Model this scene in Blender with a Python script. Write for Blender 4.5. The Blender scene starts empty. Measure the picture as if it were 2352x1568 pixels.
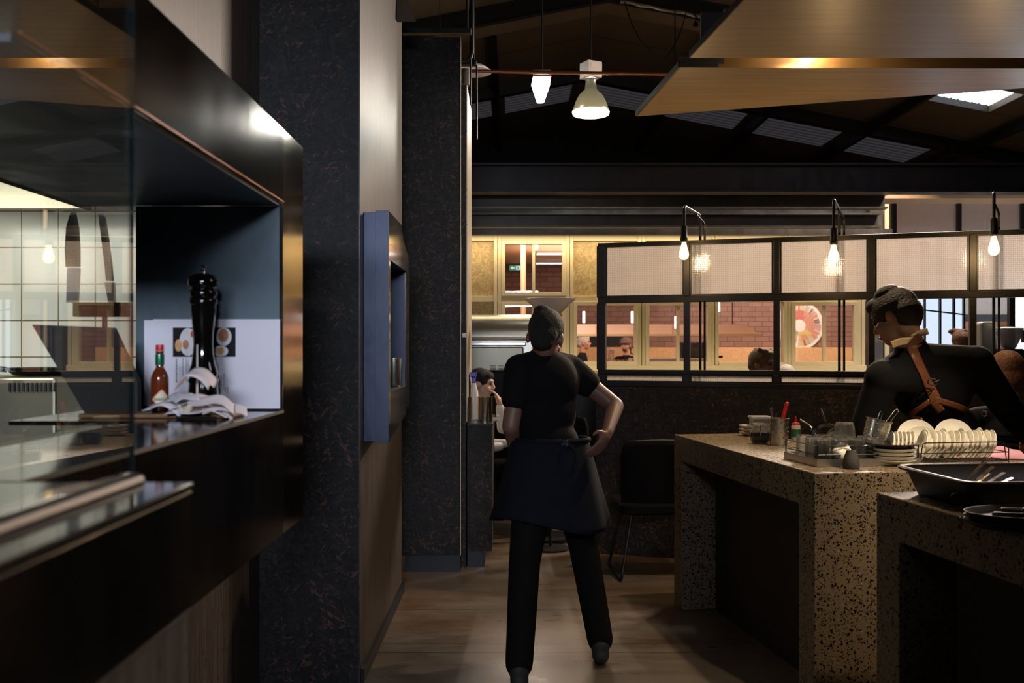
import bpy, math, random
from mathutils import Vector, Matrix
R = math.radians
C = bpy.context.scene.collection
SC = bpy.context.scene

# ------------------------------------------------------------------ camera, world, exposure
F = 2286.67            # focal length in pixels (35 mm on a 36 mm sensor, 2352 px wide)
CX, HY, H = 1176.0, 800.0, 1.43
cam = bpy.data.cameras.new('camera'); camo = bpy.data.objects.new('camera', cam); C.objects.link(camo)
cam.lens = 35; cam.sensor_width = 36; cam.clip_start = 0.05; cam.clip_end = 200
cam.shift_y = 16 / 2352
camo.location = (0, 0, H); camo.rotation_euler = (R(90), 0, 0)
cam.dof.use_dof = True; cam.dof.focus_distance = 4.9; cam.dof.aperture_fstop = 4.5
SC.camera = camo
w = bpy.data.worlds.new('world'); SC.world = w; w.use_nodes = True
w.node_tree.nodes['Background'].inputs[0].default_value = (0.35, 0.45, 0.6, 1)
w.node_tree.nodes['Background'].inputs[1].default_value = 0.02
SC.view_settings.view_transform = 'Standard'; SC.view_settings.look = 'None'
SC.view_settings.exposure = 0.0; SC.view_settings.gamma = 1.0
SC.view_settings.use_curve_mapping = False
SC.cycles.use_denoising = True
SC.cycles.max_bounces = 8; SC.cycles.diffuse_bounces = 3; SC.cycles.glossy_bounces = 4
SC.cycles.transparent_max_bounces = 16; SC.cycles.transmission_bounces = 6
SC.cycles.sample_clamp_indirect = 4.0; SC.cycles.caustics_reflective = False; SC.cycles.caustics_refractive = False

WARM = (1.0, 0.70, 0.40); PINK = (1.0, 0.78, 0.62); WHITE = (1.0, 0.95, 0.86); COOL = (0.80, 0.86, 1.0)

def aim(o, target):
    d = Vector(target) - Vector(o.location)
    o.rotation_euler = d.to_track_quat('-Z', 'Y').to_euler()
def lamp(kind, name, loc, power, color, target=None, size=0.1, size_y=None, angle=60, blend=0.5, parent=None):
    l = bpy.data.lights.new(name, kind); l.energy = power; l.color = color
    o = bpy.data.objects.new(name, l); C.objects.link(o)
    o.location = loc
    if target is not None: aim(o, target)
    if kind == 'AREA':
        l.size = size
        if size_y: l.shape = 'RECTANGLE'; l.size_y = size_y
    elif kind == 'SPOT':
        l.shadow_soft_size = size; l.spot_size = R(angle); l.spot_blend = blend
    else: l.shadow_soft_size = size
    if parent: o.parent = parent; o.location = Vector(loc) - parent.location
    return o
# daylight from the shopfront behind the camera
lamp('AREA', 'shopfront_daylight', (-0.3, -2.6, 2.5), 26, COOL, (-1.7, 3, 1.35), 1.8, 0.34).data.spread = R(48)
lamp('AREA', 'roof_daylight', (4.6, 1.6, 4.1), 22, (0.93, 0.86, 1.0), (-1.0, 3.6, 2.6), 1.6, 1.2)
# kitchen light under the extractor hood
lamp('AREA', 'kitchen_hood_light', (-2.2, 3.0, 1.93), 15, (1.0, 0.97, 0.84), (-2.05, 4.1, 1.3), 0.7, 0.4)
# warm lamps in the slot of the timber canopy and under its near panel
lamp('SPOT', 'slot_downlight_far', (1.53, 5.12, 3.02), 92, (1.0, 0.74, 0.46), (1.25, 4.75, 0.9), 0.03, angle=112, blend=0.5)
lamp('POINT', 'slot_glow', (1.58, 5.12, 3.0), 9, (1.0, 0.76, 0.46), size=.02)
lamp('SPOT', 'crockery_spot', (2.25, 3.05, 2.84), 240, (1.0, 0.82, 0.58), (1.72, 4.22, 1.02), 0.03, angle=36, blend=0.7)  # spot added under the near panel to brighten the crockery, no slot there
lamp('SPOT', 'bench_front_downlight', (1.75, 2.3, 2.86), 95, (1.0, 0.74, 0.44), (1.42, 3.83, 0.40), 0.04, angle=40, blend=0.9)
# aisle light on the tall timber side
lamp('SPOT', 'aisle_spot', (0.42, 3.9, 3.1), 34, (1.0, 0.9, 0.72), (-0.65, 4.9, 2.28), 0.03, angle=42, blend=0.9)
lamp('SPOT', 'far_panel_fill', (0.75, 5.2, 3.35), 30, (1.0, 0.9, 0.72), (-0.3, 7.0, 2.0), 0.03, angle=70, blend=0.9)  # added spot, kept above the view, brightening the far side panel
# light over the timber windows, from above and from below
lamp('AREA', 'window_head_strip', (1.0, 9.33, 2.47), 24, (1.0, 0.80, 0.50), (1.0, 9.60, 1.6), 5.0, 0.06)
lamp('AREA', 'window_low_fill', (1.0, 9.2, 1.12), 9, (1.0, 0.84, 0.55), (1.0, 9.52, 1.75), 5.0, 0.06)  # unseen strip added for the bright lower band of the window wall
# unseen fill lamps added in the rooms behind the screen
lamp('AREA', 'screen_back_fill', (3.55, 9.0, 3.85), 330, (1.0, 0.82, 0.68), (2.2, 6.7, 1.5), 1.1, 0.25)  # invented area lamp, lights the grid glass from behind
lamp('AREA', 'far_screen_fill', (5.0, 11.0, 2.3), 6, (.72, .86, 1.0), (5.0, 9.9, 2.2), 2.2, 0.7)  # cool area lamp added so the far grid glass looks lit
lamp('AREA', 'back_ceiling_fill', (2.2, 13.4, 2.55), 110, PINK, (2.2, 13.4, 4), 4.0, 3.0)  # area lamp added in place of light bouncing onto the plywood ceiling
# the room behind the windows
lamp('AREA', 'back_room_led_near', (3.4, 14.9, 2.85), 300, PINK, (3.4, 15.0, 0), 6.0, 0.06)
lamp('AREA', 'back_room_led_far', (3.4, 16.55, 2.85), 110, PINK, (3.4, 16.4, 0), 6.0, 0.06)
lamp('AREA', 'back_room_led_left', (0.1, 12.6, 2.85), 160, PINK, (0.1, 12.6, 0), 0.06, 3.5)

# ------------------------------------------------------------------ placing
def at(px, py, d):
    return Vector(((px - CX) / F * d, d, H + (HY - py) / F * d))
def on(px, py, z=0.95):
    d = (H - z) * F / (py - HY)
    return Vector(((px - CX) / F * d, d, z))

# ------------------------------------------------------------------ materials
M = {}
class N:
    def __init__(s, name):
        s.m = bpy.data.materials.new(name); s.m.use_nodes = True
        s.t = s.m.node_tree; s.n = s.t.nodes; s.l = s.t.links
        s.b = s.n['Principled BSDF']; s.out = s.n['Material Output']
    def add(s, kind, **kw):
        n = s.n.new(kind)
        for k, v in kw.items():
            if hasattr(n, k) and not k.startswith('i_'): setattr(n, k, v)
        return n
    def link(s, a, b): s.l.new(a, b)
    def coord(s, scale=(1, 1, 1), rot=(0, 0, 0), loc=(0, 0, 0)):
        tc = s.add('ShaderNodeTexCoord'); mp = s.add('ShaderNodeMapping')
        mp.inputs['Scale'].default_value = scale; mp.inputs['Rotation'].default_value = rot
        mp.inputs['Location'].default_value = loc
        s.link(tc.outputs['Object'], mp.inputs[0]); return mp.outputs[0]
    def noise(s, v, scale=5, detail=4, rough=0.5, dist=0.0):
        n = s.add('ShaderNodeTexNoise'); n.inputs['Scale'].default_value = scale
        n.inputs['Detail'].default_value = detail; n.inputs['Roughness'].default_value = rough
        n.inputs['Distortion'].default_value = dist
        s.link(v, n.inputs['Vector']); return n.outputs['Fac']
    def voro(s, v, scale=5, feature='F1', out='Color', rnd=1.0):
        n = s.add('ShaderNodeTexVoronoi'); n.feature = feature; n.inputs['Scale'].default_value = scale
        n.inputs['Randomness'].default_value = rnd
        s.link(v, n.inputs['Vector']); return n.outputs[out]
    def ramp(s, f, stops, interp='LINEAR'):
        n = s.add('ShaderNodeValToRGB'); cr = n.color_ramp; cr.interpolation = interp
        while len(cr.elements) > 2: cr.elements.remove(cr.elements[-1])
        for i, (p, c) in enumerate(stops):
            e = cr.elements[i] if i < 2 else cr.elements.new(p)
            e.position = p; e.color = (c[0], c[1], c[2], 1) if not isinstance(c, (int, float)) else (c, c, c, 1)
        s.link(f, n.inputs[0]); return n.outputs[0]
    def mix(s, f, a, b, mode='MIX'):
        n = s.add('ShaderNodeMix', data_type='RGBA', blend_type=mode)
        for sock, v in ((n.inputs[0], f), (n.inputs[6], a), (n.inputs[7], b)):
            if hasattr(v, 'default_value') or hasattr(v, 'is_linked'): s.link(v, sock)
            elif isinstance(v, (int, float)): sock.default_value = v
            else: sock.default_value = (v[0], v[1], v[2], 1)
        return n.outputs[2]
    def math(s, op, a, b=None):
        n = s.add('ShaderNodeMath', operation=op)
        for i, v in enumerate((a, b)):
            if v is None: continue
            if isinstance(v, (int, float)): n.inputs[i].default_value = v
            else: s.link(v, n.inputs[i])
        return n.outputs[0]
    def sep(s, v):
        n = s.add('ShaderNodeSeparateXYZ'); s.link(v, n.inputs[0]); return n.outputs
    def bump(s, h, strength=0.3, dist=0.01):
        n = s.add('ShaderNodeBump'); n.inputs['Strength'].default_value = strength
        n.inputs['Distance'].default_value = dist
        s.link(h, n.inputs['Height']); s.link(n.outputs[0], s.b.inputs['Normal']); return n.outputs[0]
    def set(s, **kw):
        names = dict(col='Base Color', rough='Roughness', metal='Metallic', spec='Specular IOR Level', coat='Coat Weight',
                     trans='Transmission Weight', ior='IOR', alpha='Alpha', em='Emission Color', ems='Emission Strength', sheen='Sheen Weight', sss='Subsurface Weight', crough='Coat Roughness')
        for k, v in kw.items():
            sock = s.b.inputs[names[k]]
            if isinstance(v, (int, float)): sock.default_value = v
            elif isinstance(v, tuple): sock.default_value = (v[0], v[1], v[2], 1)
            else: s.link(v, sock)
        return s
def simple(name, col, rough=0.5, metal=0.0, var=0.25, scale=8, bump=0.0, **kw):
    s = N(name); v = s.coord()
    f = s.noise(v, scale, 5, 0.6)
    c = s.mix(f, tuple(x * (1 - var) for x in col), tuple(min(1, x * (1 + var)) for x in col))
    s.set(col=c, rough=rough, metal=metal, **kw)
    if bump: s.bump(f, bump)
    M[name] = s.m; return s.m
def emit(name, col, strength):
    s = N(name); s.set(col=(0, 0, 0), em=col, ems=strength, rough=0.6); M[name] = s.m; return s.m

def osb(name, base, flake, warm, rough=0.6, scale=1.0, dens=0.35):
    """pressed strand board: thin strands laid in several directions"""
    s = N(name); v = s.coord()
    nn = s.add('ShaderNodeTexNoise'); nn.inputs['Scale'].default_value = 5.0 * scale; nn.inputs['Detail'].default_value = 3; s.link(v, nn.inputs['Vector'])
    cols = []
    for k, (a_, lo, sh) in enumerate(((0.15, 16, 95), (0.95, 20, 120), (1.75, 14, 85), (2.6, 22, 130))):
        v0 = s.coord((1, 1, 1), (0.0, a_, 0.0)); mp = s.add('ShaderNodeMapping'); mp.inputs['Scale'].default_value = (lo * scale, lo * scale, sh * scale); mp.inputs['Location'].default_value = (k * 3.1, 0, k * 1.7); s.link(v0, mp.inputs[0]); vv = mp.outputs[0]
        ad = s.add('ShaderNodeVectorMath', operation='ADD'); s.link(vv, ad.inputs[0])
        sc2 = s.add('ShaderNodeVectorMath', operation='SCALE'); s.link(nn.outputs['Color'], sc2.inputs[0]); sc2.inputs[3].default_value = 2.2
        s.link(sc2.outputs[0], ad.inputs[1])
        cols.append(s.sep(s.voro(ad.outputs[0], 1.0))[k % 3])
    hi = s.math('MAXIMUM', s.math('MULTIPLY', cols[0], cols[1]), s.math('MULTIPLY', cols[2], cols[3]))
    c1 = s.mix(s.ramp(hi, [(0.10, 0.0), (0.85, 1.0)]), base, flake)
    zone = s.noise(s.coord((1, 1, 0.6)), 2.4 * scale, 3, 0.5)
    hot = s.ramp(s.math('MULTIPLY', hi, s.math('ADD', zone, 0.35)), [(0.60, 0.0), (0.74, 1.0)])
    c2 = s.mix(s.math('MULTIPLY', hot, dens), c1, warm)
    fine = s.noise(v, 160 * scale, 5, 0.75)
    c3 = s.mix(0.45, c2, s.ramp(fine, [(0.25, 0.15), (0.72, 1.0)]), 'MULTIPLY')
    s.set(col=c3, rough=rough, spec=0.35); s.bump(s.math('ADD', hi, s.math('MULTIPLY', fine, 0.5)), 0.4, 0.003)
    M[name] = s.m
osb('osb_black', (0.006, 0.006, 0.008), (0.034, 0.030, 0.030), (0.17, 0.075, 0.035), dens=0.6)
osb('osb_pale', (0.42, 0.29, 0.13), (0.68, 0.52, 0.27), (0.25, 0.14, 0.06), 0.5)
osb('osb_orange', (0.62, 0.36, 0.17), (0.80, 0.55, 0.30), (0.35, 0.17, 0.07), 0.5)

def streaked(name, lo, hi, rough=0.40, dark=(0.012, 0.009, 0.007)):
    s = N(name)
    st = s.noise(s.coord((70, 70, 2.2)), 1.0, 7, 0.72)
    st2 = s.noise(s.coord((260, 260, 10)), 1.0, 3, 0.6)
    big = s.noise(s.coord((2, 2, 1.2)), 2.0, 3, 0.5)
    c = s.mix(s.ramp(st, [(0.36, 0.0), (0.62, 1.0)]), lo, hi)
    c = s.mix(s.math('MULTIPLY', s.ramp(st2, [(0.35, 1.0), (0.6, 0.0)]), 0.55), c, lo)
    c = s.mix(s.math('MULTIPLY', big, 0.5), c, lo)
    sp = s.voro(s.coord((46, 46, 24)), 1.0, 'F1', 'Distance')
    gate = s.noise(s.coord((3, 3, 3)), 4, 2, 0.5)
    pit = s.ramp(s.math('ADD', sp, s.math('MULTIPLY', gate, -0.30)), [(0.0, 1.0), (0.05, 0.0)])
    c = s.mix(pit, c, dark)
    s.set(col=c, rough=rough, spec=0.5); s.bump(st, 0.25, 0.003); M[name] = s.m
streaked('ply_edge', (0.030, 0.021, 0.016), (0.125, 0.098, 0.082))
streaked('ply_edge_pale', (0.30, 0.23, 0.16), (0.52, 0.42, 0.30))

def steel_blue(name, a, b, rough, metal=0.75):
    s = N(name); v = s.coord((3, 3, 1.2))
    f = s.noise(v, 2.2, 7, 0.62, 0.5)
    g = s.noise(s.coord((30, 30, 6)), 2, 5, 0.6)
    c = s.mix(s.ramp(f, [(0.32, 0.0), (0.68, 1.0)]), a, b)
    c = s.mix(s.ramp(g, [(0.66, 0.0), (0.8, 0.6)]), c, (0.012, 0.014, 0.018))
    rr = s.ramp(f, [(0.3, rough * 0.8), (0.7, rough * 1.25)])
    s.set(col=c, rough=rr, metal=metal); s.bump(g, 0.05, 0.001); M[name] = s.m
steel_blue('blue_steel', (0.040, 0.062, 0.080), (0.095, 0.13, 0.155), 0.5, 0.45)
steel_blue('blue_steel_dark', (0.020, 0.028, 0.050), (0.070, 0.085, 0.135), 0.42, 0.6)
steel_blue('black_steel', (0.003, 0.003, 0.003), (0.008, 0.007, 0.006), 0.13, 0.0)
steel_blue('mirror_steel', (0.42, 0.37, 0.31), (0.55, 0.50, 0.43), 0.10, 1.0)
steel_blue('beam_steel', (0.014, 0.016, 0.022), (0.030, 0.033, 0.042), 0.45, 0.4)
steel_blue('beam_grey', (0.07, 0.062, 0.054), (0.12, 0.11, 0.095), 0.45, 0.5)
simple('bronze_channel', (0.045, 0.034, 0.027), 0.35, 0.8, 0.1)
simple('copper', (0.55, 0.22, 0.12), 0.3, 1.0)
simple('stainless', (0.62, 0.60, 0.56), 0.20, 1.0, 0.08, 30)
simple('stainless_brushed', (0.55, 0.53, 0.48), 0.33, 1.0, 0.12, 20)
simple('stainless_dull', (0.30, 0.28, 0.22), 0.38, 0.85, 0.15, 6)
simple('chrome', (0.8, 0.8, 0.8), 0.07, 1.0, 0.02)
simple('black_paint', (0.005, 0.005, 0.006), 0.42, 0.0, 0.2)
simple('black_wire', (0.008, 0.008, 0.008), 0.35, 0.3, 0.2)
simple('black_plastic', (0.008, 0.007, 0.006), 0.3, 0.0, 0.2, 60, 0.05, spec=0.3)
simple('black_matte', (0.010, 0.010, 0.010), 0.8, 0.0, 0.3)
simple('black_lacquer', (0.004, 0.0035, 0.003), 0.08, 0.0, 0.2, coat=0.6)
simple('shelf_black', (0.004, 0.0035, 0.004), 0.10, 0.0, 0.2, spec=0.30)
simple('ceramic', (0.88, 0.83, 0.73), 0.16, 0.0, 0.03, coat=0.4)
simple('ceramic_shade', (0.70, 0.66, 0.58), 0.2, 0.0, 0.05)
simple('dark_ceramic', (0.055, 0.045, 0.036), 0.22, 0.0, 0.2)
simple('stoneware', (0.045, 0.040, 0.036), 0.75, 0.0, 0.25, 60, 0.1)
simple('white_paper', (0.62, 0.60, 0.68), 0.5, 0.0, 0.03)
simple('receipt_paper', (0.80, 0.72, 0.72), 0.6, 0.0, 0.05)
simple('cream_paper', (0.74, 0.70, 0.56), 0.6, 0.0, 0.05)
simple('print_ink', (0.05, 0.05, 0.06), 0.6)
simple('photo_black', (0.010, 0.009, 0.011), 0.6, spec=0.1)
simple('food_brown', (0.35, 0.14, 0.06), 0.5, 0.0, 0.9, 60)
simple('food_orange', (0.55, 0.30, 0.10), 0.5, 0.0, 0.5, 60)
simple('food_plate', (0.55, 0.55, 0.56), 0.5, 0.0, 0.3, 40)
simple('red_plastic', (0.62, 0.02, 0.025), 0.25, 0.0, 0.1)
simple('green_foil', (0.02, 0.16, 0.08), 0.25, 0.5, 0.2)
simple('label_cream', (0.72, 0.62, 0.46), 0.5)
simple('label_green', (0.05, 0.22, 0.09), 0.5)
simple('label_orange', (0.75, 0.33, 0.18), 0.5)
simple('hot_sauce', (0.13, 0.025, 0.008), 0.12, 0.0, 0.25, 30, coat=0.8)
simple('wood_board', (0.17, 0.085, 0.035), 0.45, 0.0, 0.3, 20)
simple('pink_cloth', (0.66, 0.33, 0.42), 0.9, 0.0, 0.12, 30, 0.2, sheen=0.3)
simple('white_plastic', (0.62, 0.62, 0.60), 0.4, 0.0, 0.05)
simple('blue_plastic', (0.02, 0.03, 0.35), 0.3, 0.0, 0.1)
simple('white_enamel', (0.62, 0.57, 0.56), 0.35, 0.0, 0.08)
simple('leather', (0.20, 0.070, 0.028), 0.34, 0.0, 0.3, 30, 0.1)
simple('leather_tan', (0.50, 0.34, 0.17), 0.4, 0.0, 0.15, 30)
simple('hair_dark', (0.022, 0.015, 0.009), 0.6, 0.0, 0.8, 90, 0.9)
simple('hair_black', (0.006, 0.005, 0.004), 0.75, 0.0, 0.5, 90, 0.9)
simple('hair_blond', (0.20, 0.13, 0.06), 0.5, 0.0, 0.7, 60, 0.9)
simple('hair_red', (0.16, 0.06, 0.025), 0.5, 0.0, 0.6, 60, 0.9)
simple('hair_white', (0.55, 0.50, 0.46), 0.6, 0.0, 0.3, 60, 0.6)
simple('skin', (0.50, 0.28, 0.19), 0.48, 0.0, 0.08, 12, sss=0.05)
simple('skin_brown', (0.19, 0.095, 0.065), 0.5, 0.0, 0.08, 12)
simple('skin_pale', (0.60, 0.38, 0.28), 0.48, 0.0, 0.08, 12, sss=0.05)
simple('eye_dark', (0.03, 0.02, 0.015), 0.2)
simple('lip', (0.42, 0.14, 0.10), 0.4)
simple('black_cloth', (0.0045, 0.004, 0.005), 0.9, 0.0, 0.3, 14, 0.2, spec=0.2)
simple('navy_cloth', (0.010, 0.011, 0.017), 0.8, 0.0, 0.3, 14, 0.2, spec=0.1)
simple('trouser_cloth', (0.009, 0.0075, 0.0065), 0.85, 0.0, 0.3, 14, 0.2, spec=0.1)
simple('white_cloth', (0.75, 0.72, 0.68), 0.85, 0.0, 0.08, 14, 0.2)
simple('cream_cloth', (0.62, 0.54, 0.40), 0.85, 0.0, 0.1, 14, 0.3)
simple('cap_cloth', (0.13, 0.085, 0.075), 0.8, 0.0, 0.1)
simple('sneaker', (0.03, 0.028, 0.026), 0.7)
simple('pine', (0.62, 0.50, 0.30), 0.5, 0.0, 0.12, 6)
simple('pine_warm', (0.70, 0.44, 0.26), 0.5, 0.0, 0.15, 5)
simple('shelf_pink', (0.78, 0.58, 0.50), 0.5, 0.0, 0.04)
simple('dark_plinth', (0.006, 0.009, 0.014), 0.4, 0.2, 0.15)
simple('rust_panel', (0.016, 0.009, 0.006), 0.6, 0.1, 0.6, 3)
simple('coffee_beans', (0.018, 0.010, 0.006), 0.35, 0.0, 0.8, 120, 0.8)
simple('clear_tub', (0.62, 0.66, 0.68), 0.25, 0.0, 0.05, alpha=0.55)
simple('hopper_plastic', (0.72, 0.78, 0.86), 0.2, 0.0, 0.05, alpha=0.75)
simple('exit_green', (0.02, 0.28, 0.16), 0.4); M['exit_green'].node_tree.nodes['Principled BSDF'].inputs['Emission Color'].default_value = (0.03, 0.30, 0.17, 1); M['exit_green'].node_tree.nodes['Principled BSDF'].inputs['Emission Strength'].default_value = 0.7
emit('exit_white', (0.75, 0.95, 0.9), 1.0)
emit('bulb_filament', (1.0, 0.72, 0.34), 60)
emit('led_white', (1.0, 0.93, 0.85), 7)
emit('lamp_face', (1.0, 0.98, 0.86), 26)
emit('tube_white', (0.95, 0.97, 1.0), 4.5)
emit('skylight_sheet', (0.86, 0.90, 1.0), 3.2)
emit('window_sky', (0.72, 0.84, 1.0), 1.15)
emit('window_sky_bright', (0.88, 0.94, 1.0), 2.2)
emit('red_led', (1, 0.02, 0.05), 3)

# translucent roofing, dim
s = N('dim_sheet'); x, y, z = s.sep(s.coord())
wv = s.math('SINE', s.math('MULTIPLY', y, 42)); ln = s.ramp(wv, [(0.0, 1.0), (0.9, 1.0)])
gr = s.ramp(s.math('SINE', s.math('ADD', s.math('MULTIPLY', y, 42), s.math('MULTIPLY', s.noise(s.coord((1, 1, 1)), 3, 2), 3))), [(0.55, 1.0), (0.8, 0.25)])
s.set(col=(0.02, 0.02, 0.02), em=s.mix(1.0, (0.030, 0.027, 0.031), gr, 'MULTIPLY'), ems=1.0, rough=0.7); M['dim_sheet'] = s.m

# roof lining
s = N('roof_lining'); x, y, z = s.sep(s.coord())
f = s.noise(s.coord((1, 0.3, 1)), 1.5, 5, 0.6)
seam = s.ramp(s.math('FRACT', s.math('DIVIDE', y, 1.2)), [(0.0, 1.0), (0.02, 0.0)], 'CONSTANT')
seam2 = s.ramp(s.math('FRACT', s.math('ADD', s.math('DIVIDE', y, 1.2), 0.0)), [(0.0, 0.0), (0.018, 1.0)], 'CONSTANT')
c = s.mix(f, (0.07, 0.050, 0.028), (0.13, 0.095, 0.055))
s.set(col=s.mix(seam2, (0.01, 0.008, 0.006), c), rough=0.55); M['roof_lining'] = s.m

# canopy plywood
s = N('canopy_ply'); f = s.noise(s.coord((0.7, 14, 1)), 2.0, 6, 0.6, 0.4)
g = s.noise(s.coord((3, 30, 3)), 2, 4, 0.6)
c = s.mix(s.ramp(f, [(0.3, 0.0), (0.7, 1.0)]), (0.17, 0.092, 0.030), (0.29, 0.168, 0.062))
c = s.mix(s.ramp(g, [(0.70, 0.0), (0.74, 0.6)]), c, (0.06, 0.03, 0.01))
s.set(col=c, rough=0.36, spec=0.55); s.bump(f, 0.05, 0.001); M['canopy_ply'] = s.m
simple('canopy_edge', (0.035, 0.032, 0.038), 0.6)

# terrazzo concrete
s = N('terrazzo'); v = s.coord()
nz = s.noise(v, 4, 4, 0.6)
wob = s.add('ShaderNodeVectorMath', operation='ADD'); s.link(v, wob.inputs[0])
nn = s.add('ShaderNodeTexNoise'); nn.inputs['Scale'].default_value = 60; s.link(v, nn.inputs['Vector'])
scn = s.add('ShaderNodeVectorMath', operation='SCALE'); s.link(nn.outputs['Color'], scn.inputs[0]); scn.inputs[3].default_value = 0.020
s.link(scn.outputs[0], wob.inputs[1])
d1 = s.voro(wob.outputs[0], 74, 'F1', 'Distance'); k1 = s.sep(s.voro(wob.outputs[0], 74))[0]
d2 = s.voro(wob.outputs[0], 130, 'F1', 'Distance'); k2 = s.sep(s.voro(wob.outputs[0], 130))[1]
patch = s.noise(v, 3.0, 3, 0.5)
stone1 = s.math('MULTIPLY', s.ramp(d1, [(0.36, 1.0), (0.42, 0.0)]), s.ramp(s.math('ADD', k1, s.math('MULTIPLY', patch, 0.5)), [(0.80, 0.0), (0.83, 1.0)]))
stone2 = s.math('MULTIPLY', s.ramp(d2, [(0.33, 1.0), (0.40, 0.0)]), s.ramp(s.math('ADD', k2, s.math('MULTIPLY', patch, 0.5)), [(0.78, 0.0), (0.80, 1.0)]))
stone = s.math('MAXIMUM', stone1, stone2)
lite = s.math('MULTIPLY', s.ramp(d2, [(0.30, 1.0), (0.36, 0.0)]), s.ramp(s.sep(s.voro(wob.outputs[0], 130))[0], [(0.90, 0.0), (0.92, 1.0)]))
base = s.mix(nz, (0.15, 0.105, 0.060), (0.24, 0.175, 0.105))
fine = s.noise(v, 220, 3, 0.7)
base = s.mix(s.ramp(fine, [(0.3, 0.0), (0.7, 0.35)]), base, (0.12, 0.09, 0.06))
c = s.mix(lite, base, (0.42, 0.34, 0.25)); c = s.mix(stone, c, (0.010, 0.009, 0.008))
s.set(col=c, rough=s.mix(stone, (0.52, 0.52, 0.52), (0.25, 0.25, 0.25)), spec=0.4); s.bump(s.math('SUBTRACT', fine, stone), 0.12, 0.002); M['terrazzo'] = s.m

# floor concrete
s = N('floor_concrete'); v = s.coord(); x, y, z = s.sep(v)
big = s.noise(s.coord((0.5, 1.2, 1)), 1.6, 6, 0.62, 0.6)
mid = s.noise(s.coord((1.3, 2.6, 1)), 2.6, 8, 0.70, 0.3)
c = s.mix(s.ramp(big, [(0.35, 0.0), (0.65, 1.0)]), (0.115, 0.066, 0.030), (0.20, 0.165, 0.135))
c = s.mix(s.ramp(mid, [(0.38, 0.35), (0.66, 0.0)]), c, (0.055, 0.036, 0.022))
chip = s.noise(s.coord((7, 16, 1)), 4, 6, 0.75)
area = s.noise(s.coord((1, 1, 1), loc=(0.3, 0.2, 0)), 1.9, 2, 0.5)
c = s.mix(s.ramp(s.math('MULTIPLY', chip, area), [(0.405, 0.0), (0.42, 0.9)]), c, (0.36, 0.33, 0.29))

near = s.math('LESS_THAN', y, 4.82)
c = s.mix(s.math('MULTIPLY', near, 0.55), c, s.mix(mid, (0.10, 0.085, 0.075), (0.22, 0.19, 0.165)))
def line(yv, wd):
    return s.ramp(s.math('ABSOLUTE', s.math('SUBTRACT', y, yv)), [(0.0, 1.0), (wd, 0.0)])
ln = s.math('MAXIMUM', s.math('MAXIMUM', line(4.685, 0.011), line(4.82, 0.007)), s.math('MAXIMUM', line(5.45, 0.009), s.math('MAXIMUM', line(7.6, 0.006), line(2.2, 0.006))))
c = s.mix(ln, c, (0.012, 0.010, 0.009))
s.set(col=c, rough=s.ramp(mid, [(0.3, 0.22), (0.7, 0.45)]), spec=0.5); s.bump(mid, 0.12, 0.004); M['floor_concrete'] = s.m

def grid_mat(name, tile, mortar, bw, bh, mw, rough, axis='XZ', offset=0.0, var=0.1, bump=0.3):
    s = N(name); x, y, z = s.sep(s.coord()); cb = s.add('ShaderNodeCombineXYZ')
    s.link(x if axis[0] == 'X' else y, cb.inputs[0]); s.link(z, cb.inputs[1])
    br = s.add('ShaderNodeTexBrick'); br.offset = offset; s.link(cb.outputs[0], br.inputs['Vector'])
    br.inputs['Scale'].default_value = 1.0; br.inputs['Brick Width'].default_value = bw; br.inputs['Row Height'].default_value = bh
    br.inputs['Mortar Size'].default_value = mw; br.inputs['Mortar Smooth'].default_value = 0.1
    br.inputs['Color1'].default_value = (*[a * (1 - var) for a in tile], 1); br.inputs['Color2'].default_value = (*[min(1, a * (1 + var)) for a in tile], 1)
    br.inputs['Mortar'].default_value = (*mortar, 1); br.inputs['Bias'].default_value = 0
    s.set(col=br.outputs['Color'], rough=rough); s.bump(br.outputs['Fac'], -bump, 0.004); M[name] = s.m
grid_mat('white_tile', (0.74, 0.74, 0.68), (0.20, 0.15, 0.07), 0.152, 0.150, 0.003, 0.18, offset=0.0, var=0.02)
grid_mat('brown_brick', (0.20, 0.105, 0.080), (0.075, 0.035, 0.028), 0.24, 0.086, 0.006, 0.7, offset=0.5, var=0.15)

# clear glass (thin sheet: mostly see-through, fresnel reflection from both faces)
def sheet_glass(name, tint, ior=1.5):
    s = N(name); s.n.remove(s.b)
    ge = s.add('ShaderNodeNewGeometry'); dt = s.add('ShaderNodeVectorMath', operation='DOT_PRODUCT')
    s.link(ge.outputs['Incoming'], dt.inputs[0]); s.link(ge.outputs['Normal'], dt.inputs[1])
    r0 = ((ior - 1) / (ior + 1)) ** 2
    fac = s.math('ADD', s.math('MULTIPLY', s.math('POWER', s.math('SUBTRACT', 1.0, s.math('ABSOLUTE', dt.outputs['Value'])), 5.0), 1 - r0), r0)
    fac = s.math('MINIMUM', s.math('MULTIPLY', fac, 1.9 if name == 'sheet_glass' else 1.0), 1.0)
    tr = s.add('ShaderNodeBsdfTransparent'); tr.inputs[0].default_value = (*tint, 1)
    gl = s.add('ShaderNodeBsdfGlossy'); gl.inputs['Roughness'].default_value = 0.0
    mx = s.add('ShaderNodeMixShader'); s.link(fac, mx.inputs[0]); s.link(tr.outputs[0], mx.inputs[1]); s.link(gl.outputs[0], mx.inputs[2])
    s.link(mx.outputs[0], s.out.inputs[0]); M[name] = s.m
sheet_glass('sheet_glass', (0.93, 0.95, 0.94)); sheet_glass('window_glass', (0.97, 0.97, 0.97))
simple('glass_edge', (0.02, 0.045, 0.05), 0.15, 0.0, 0.1)
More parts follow.
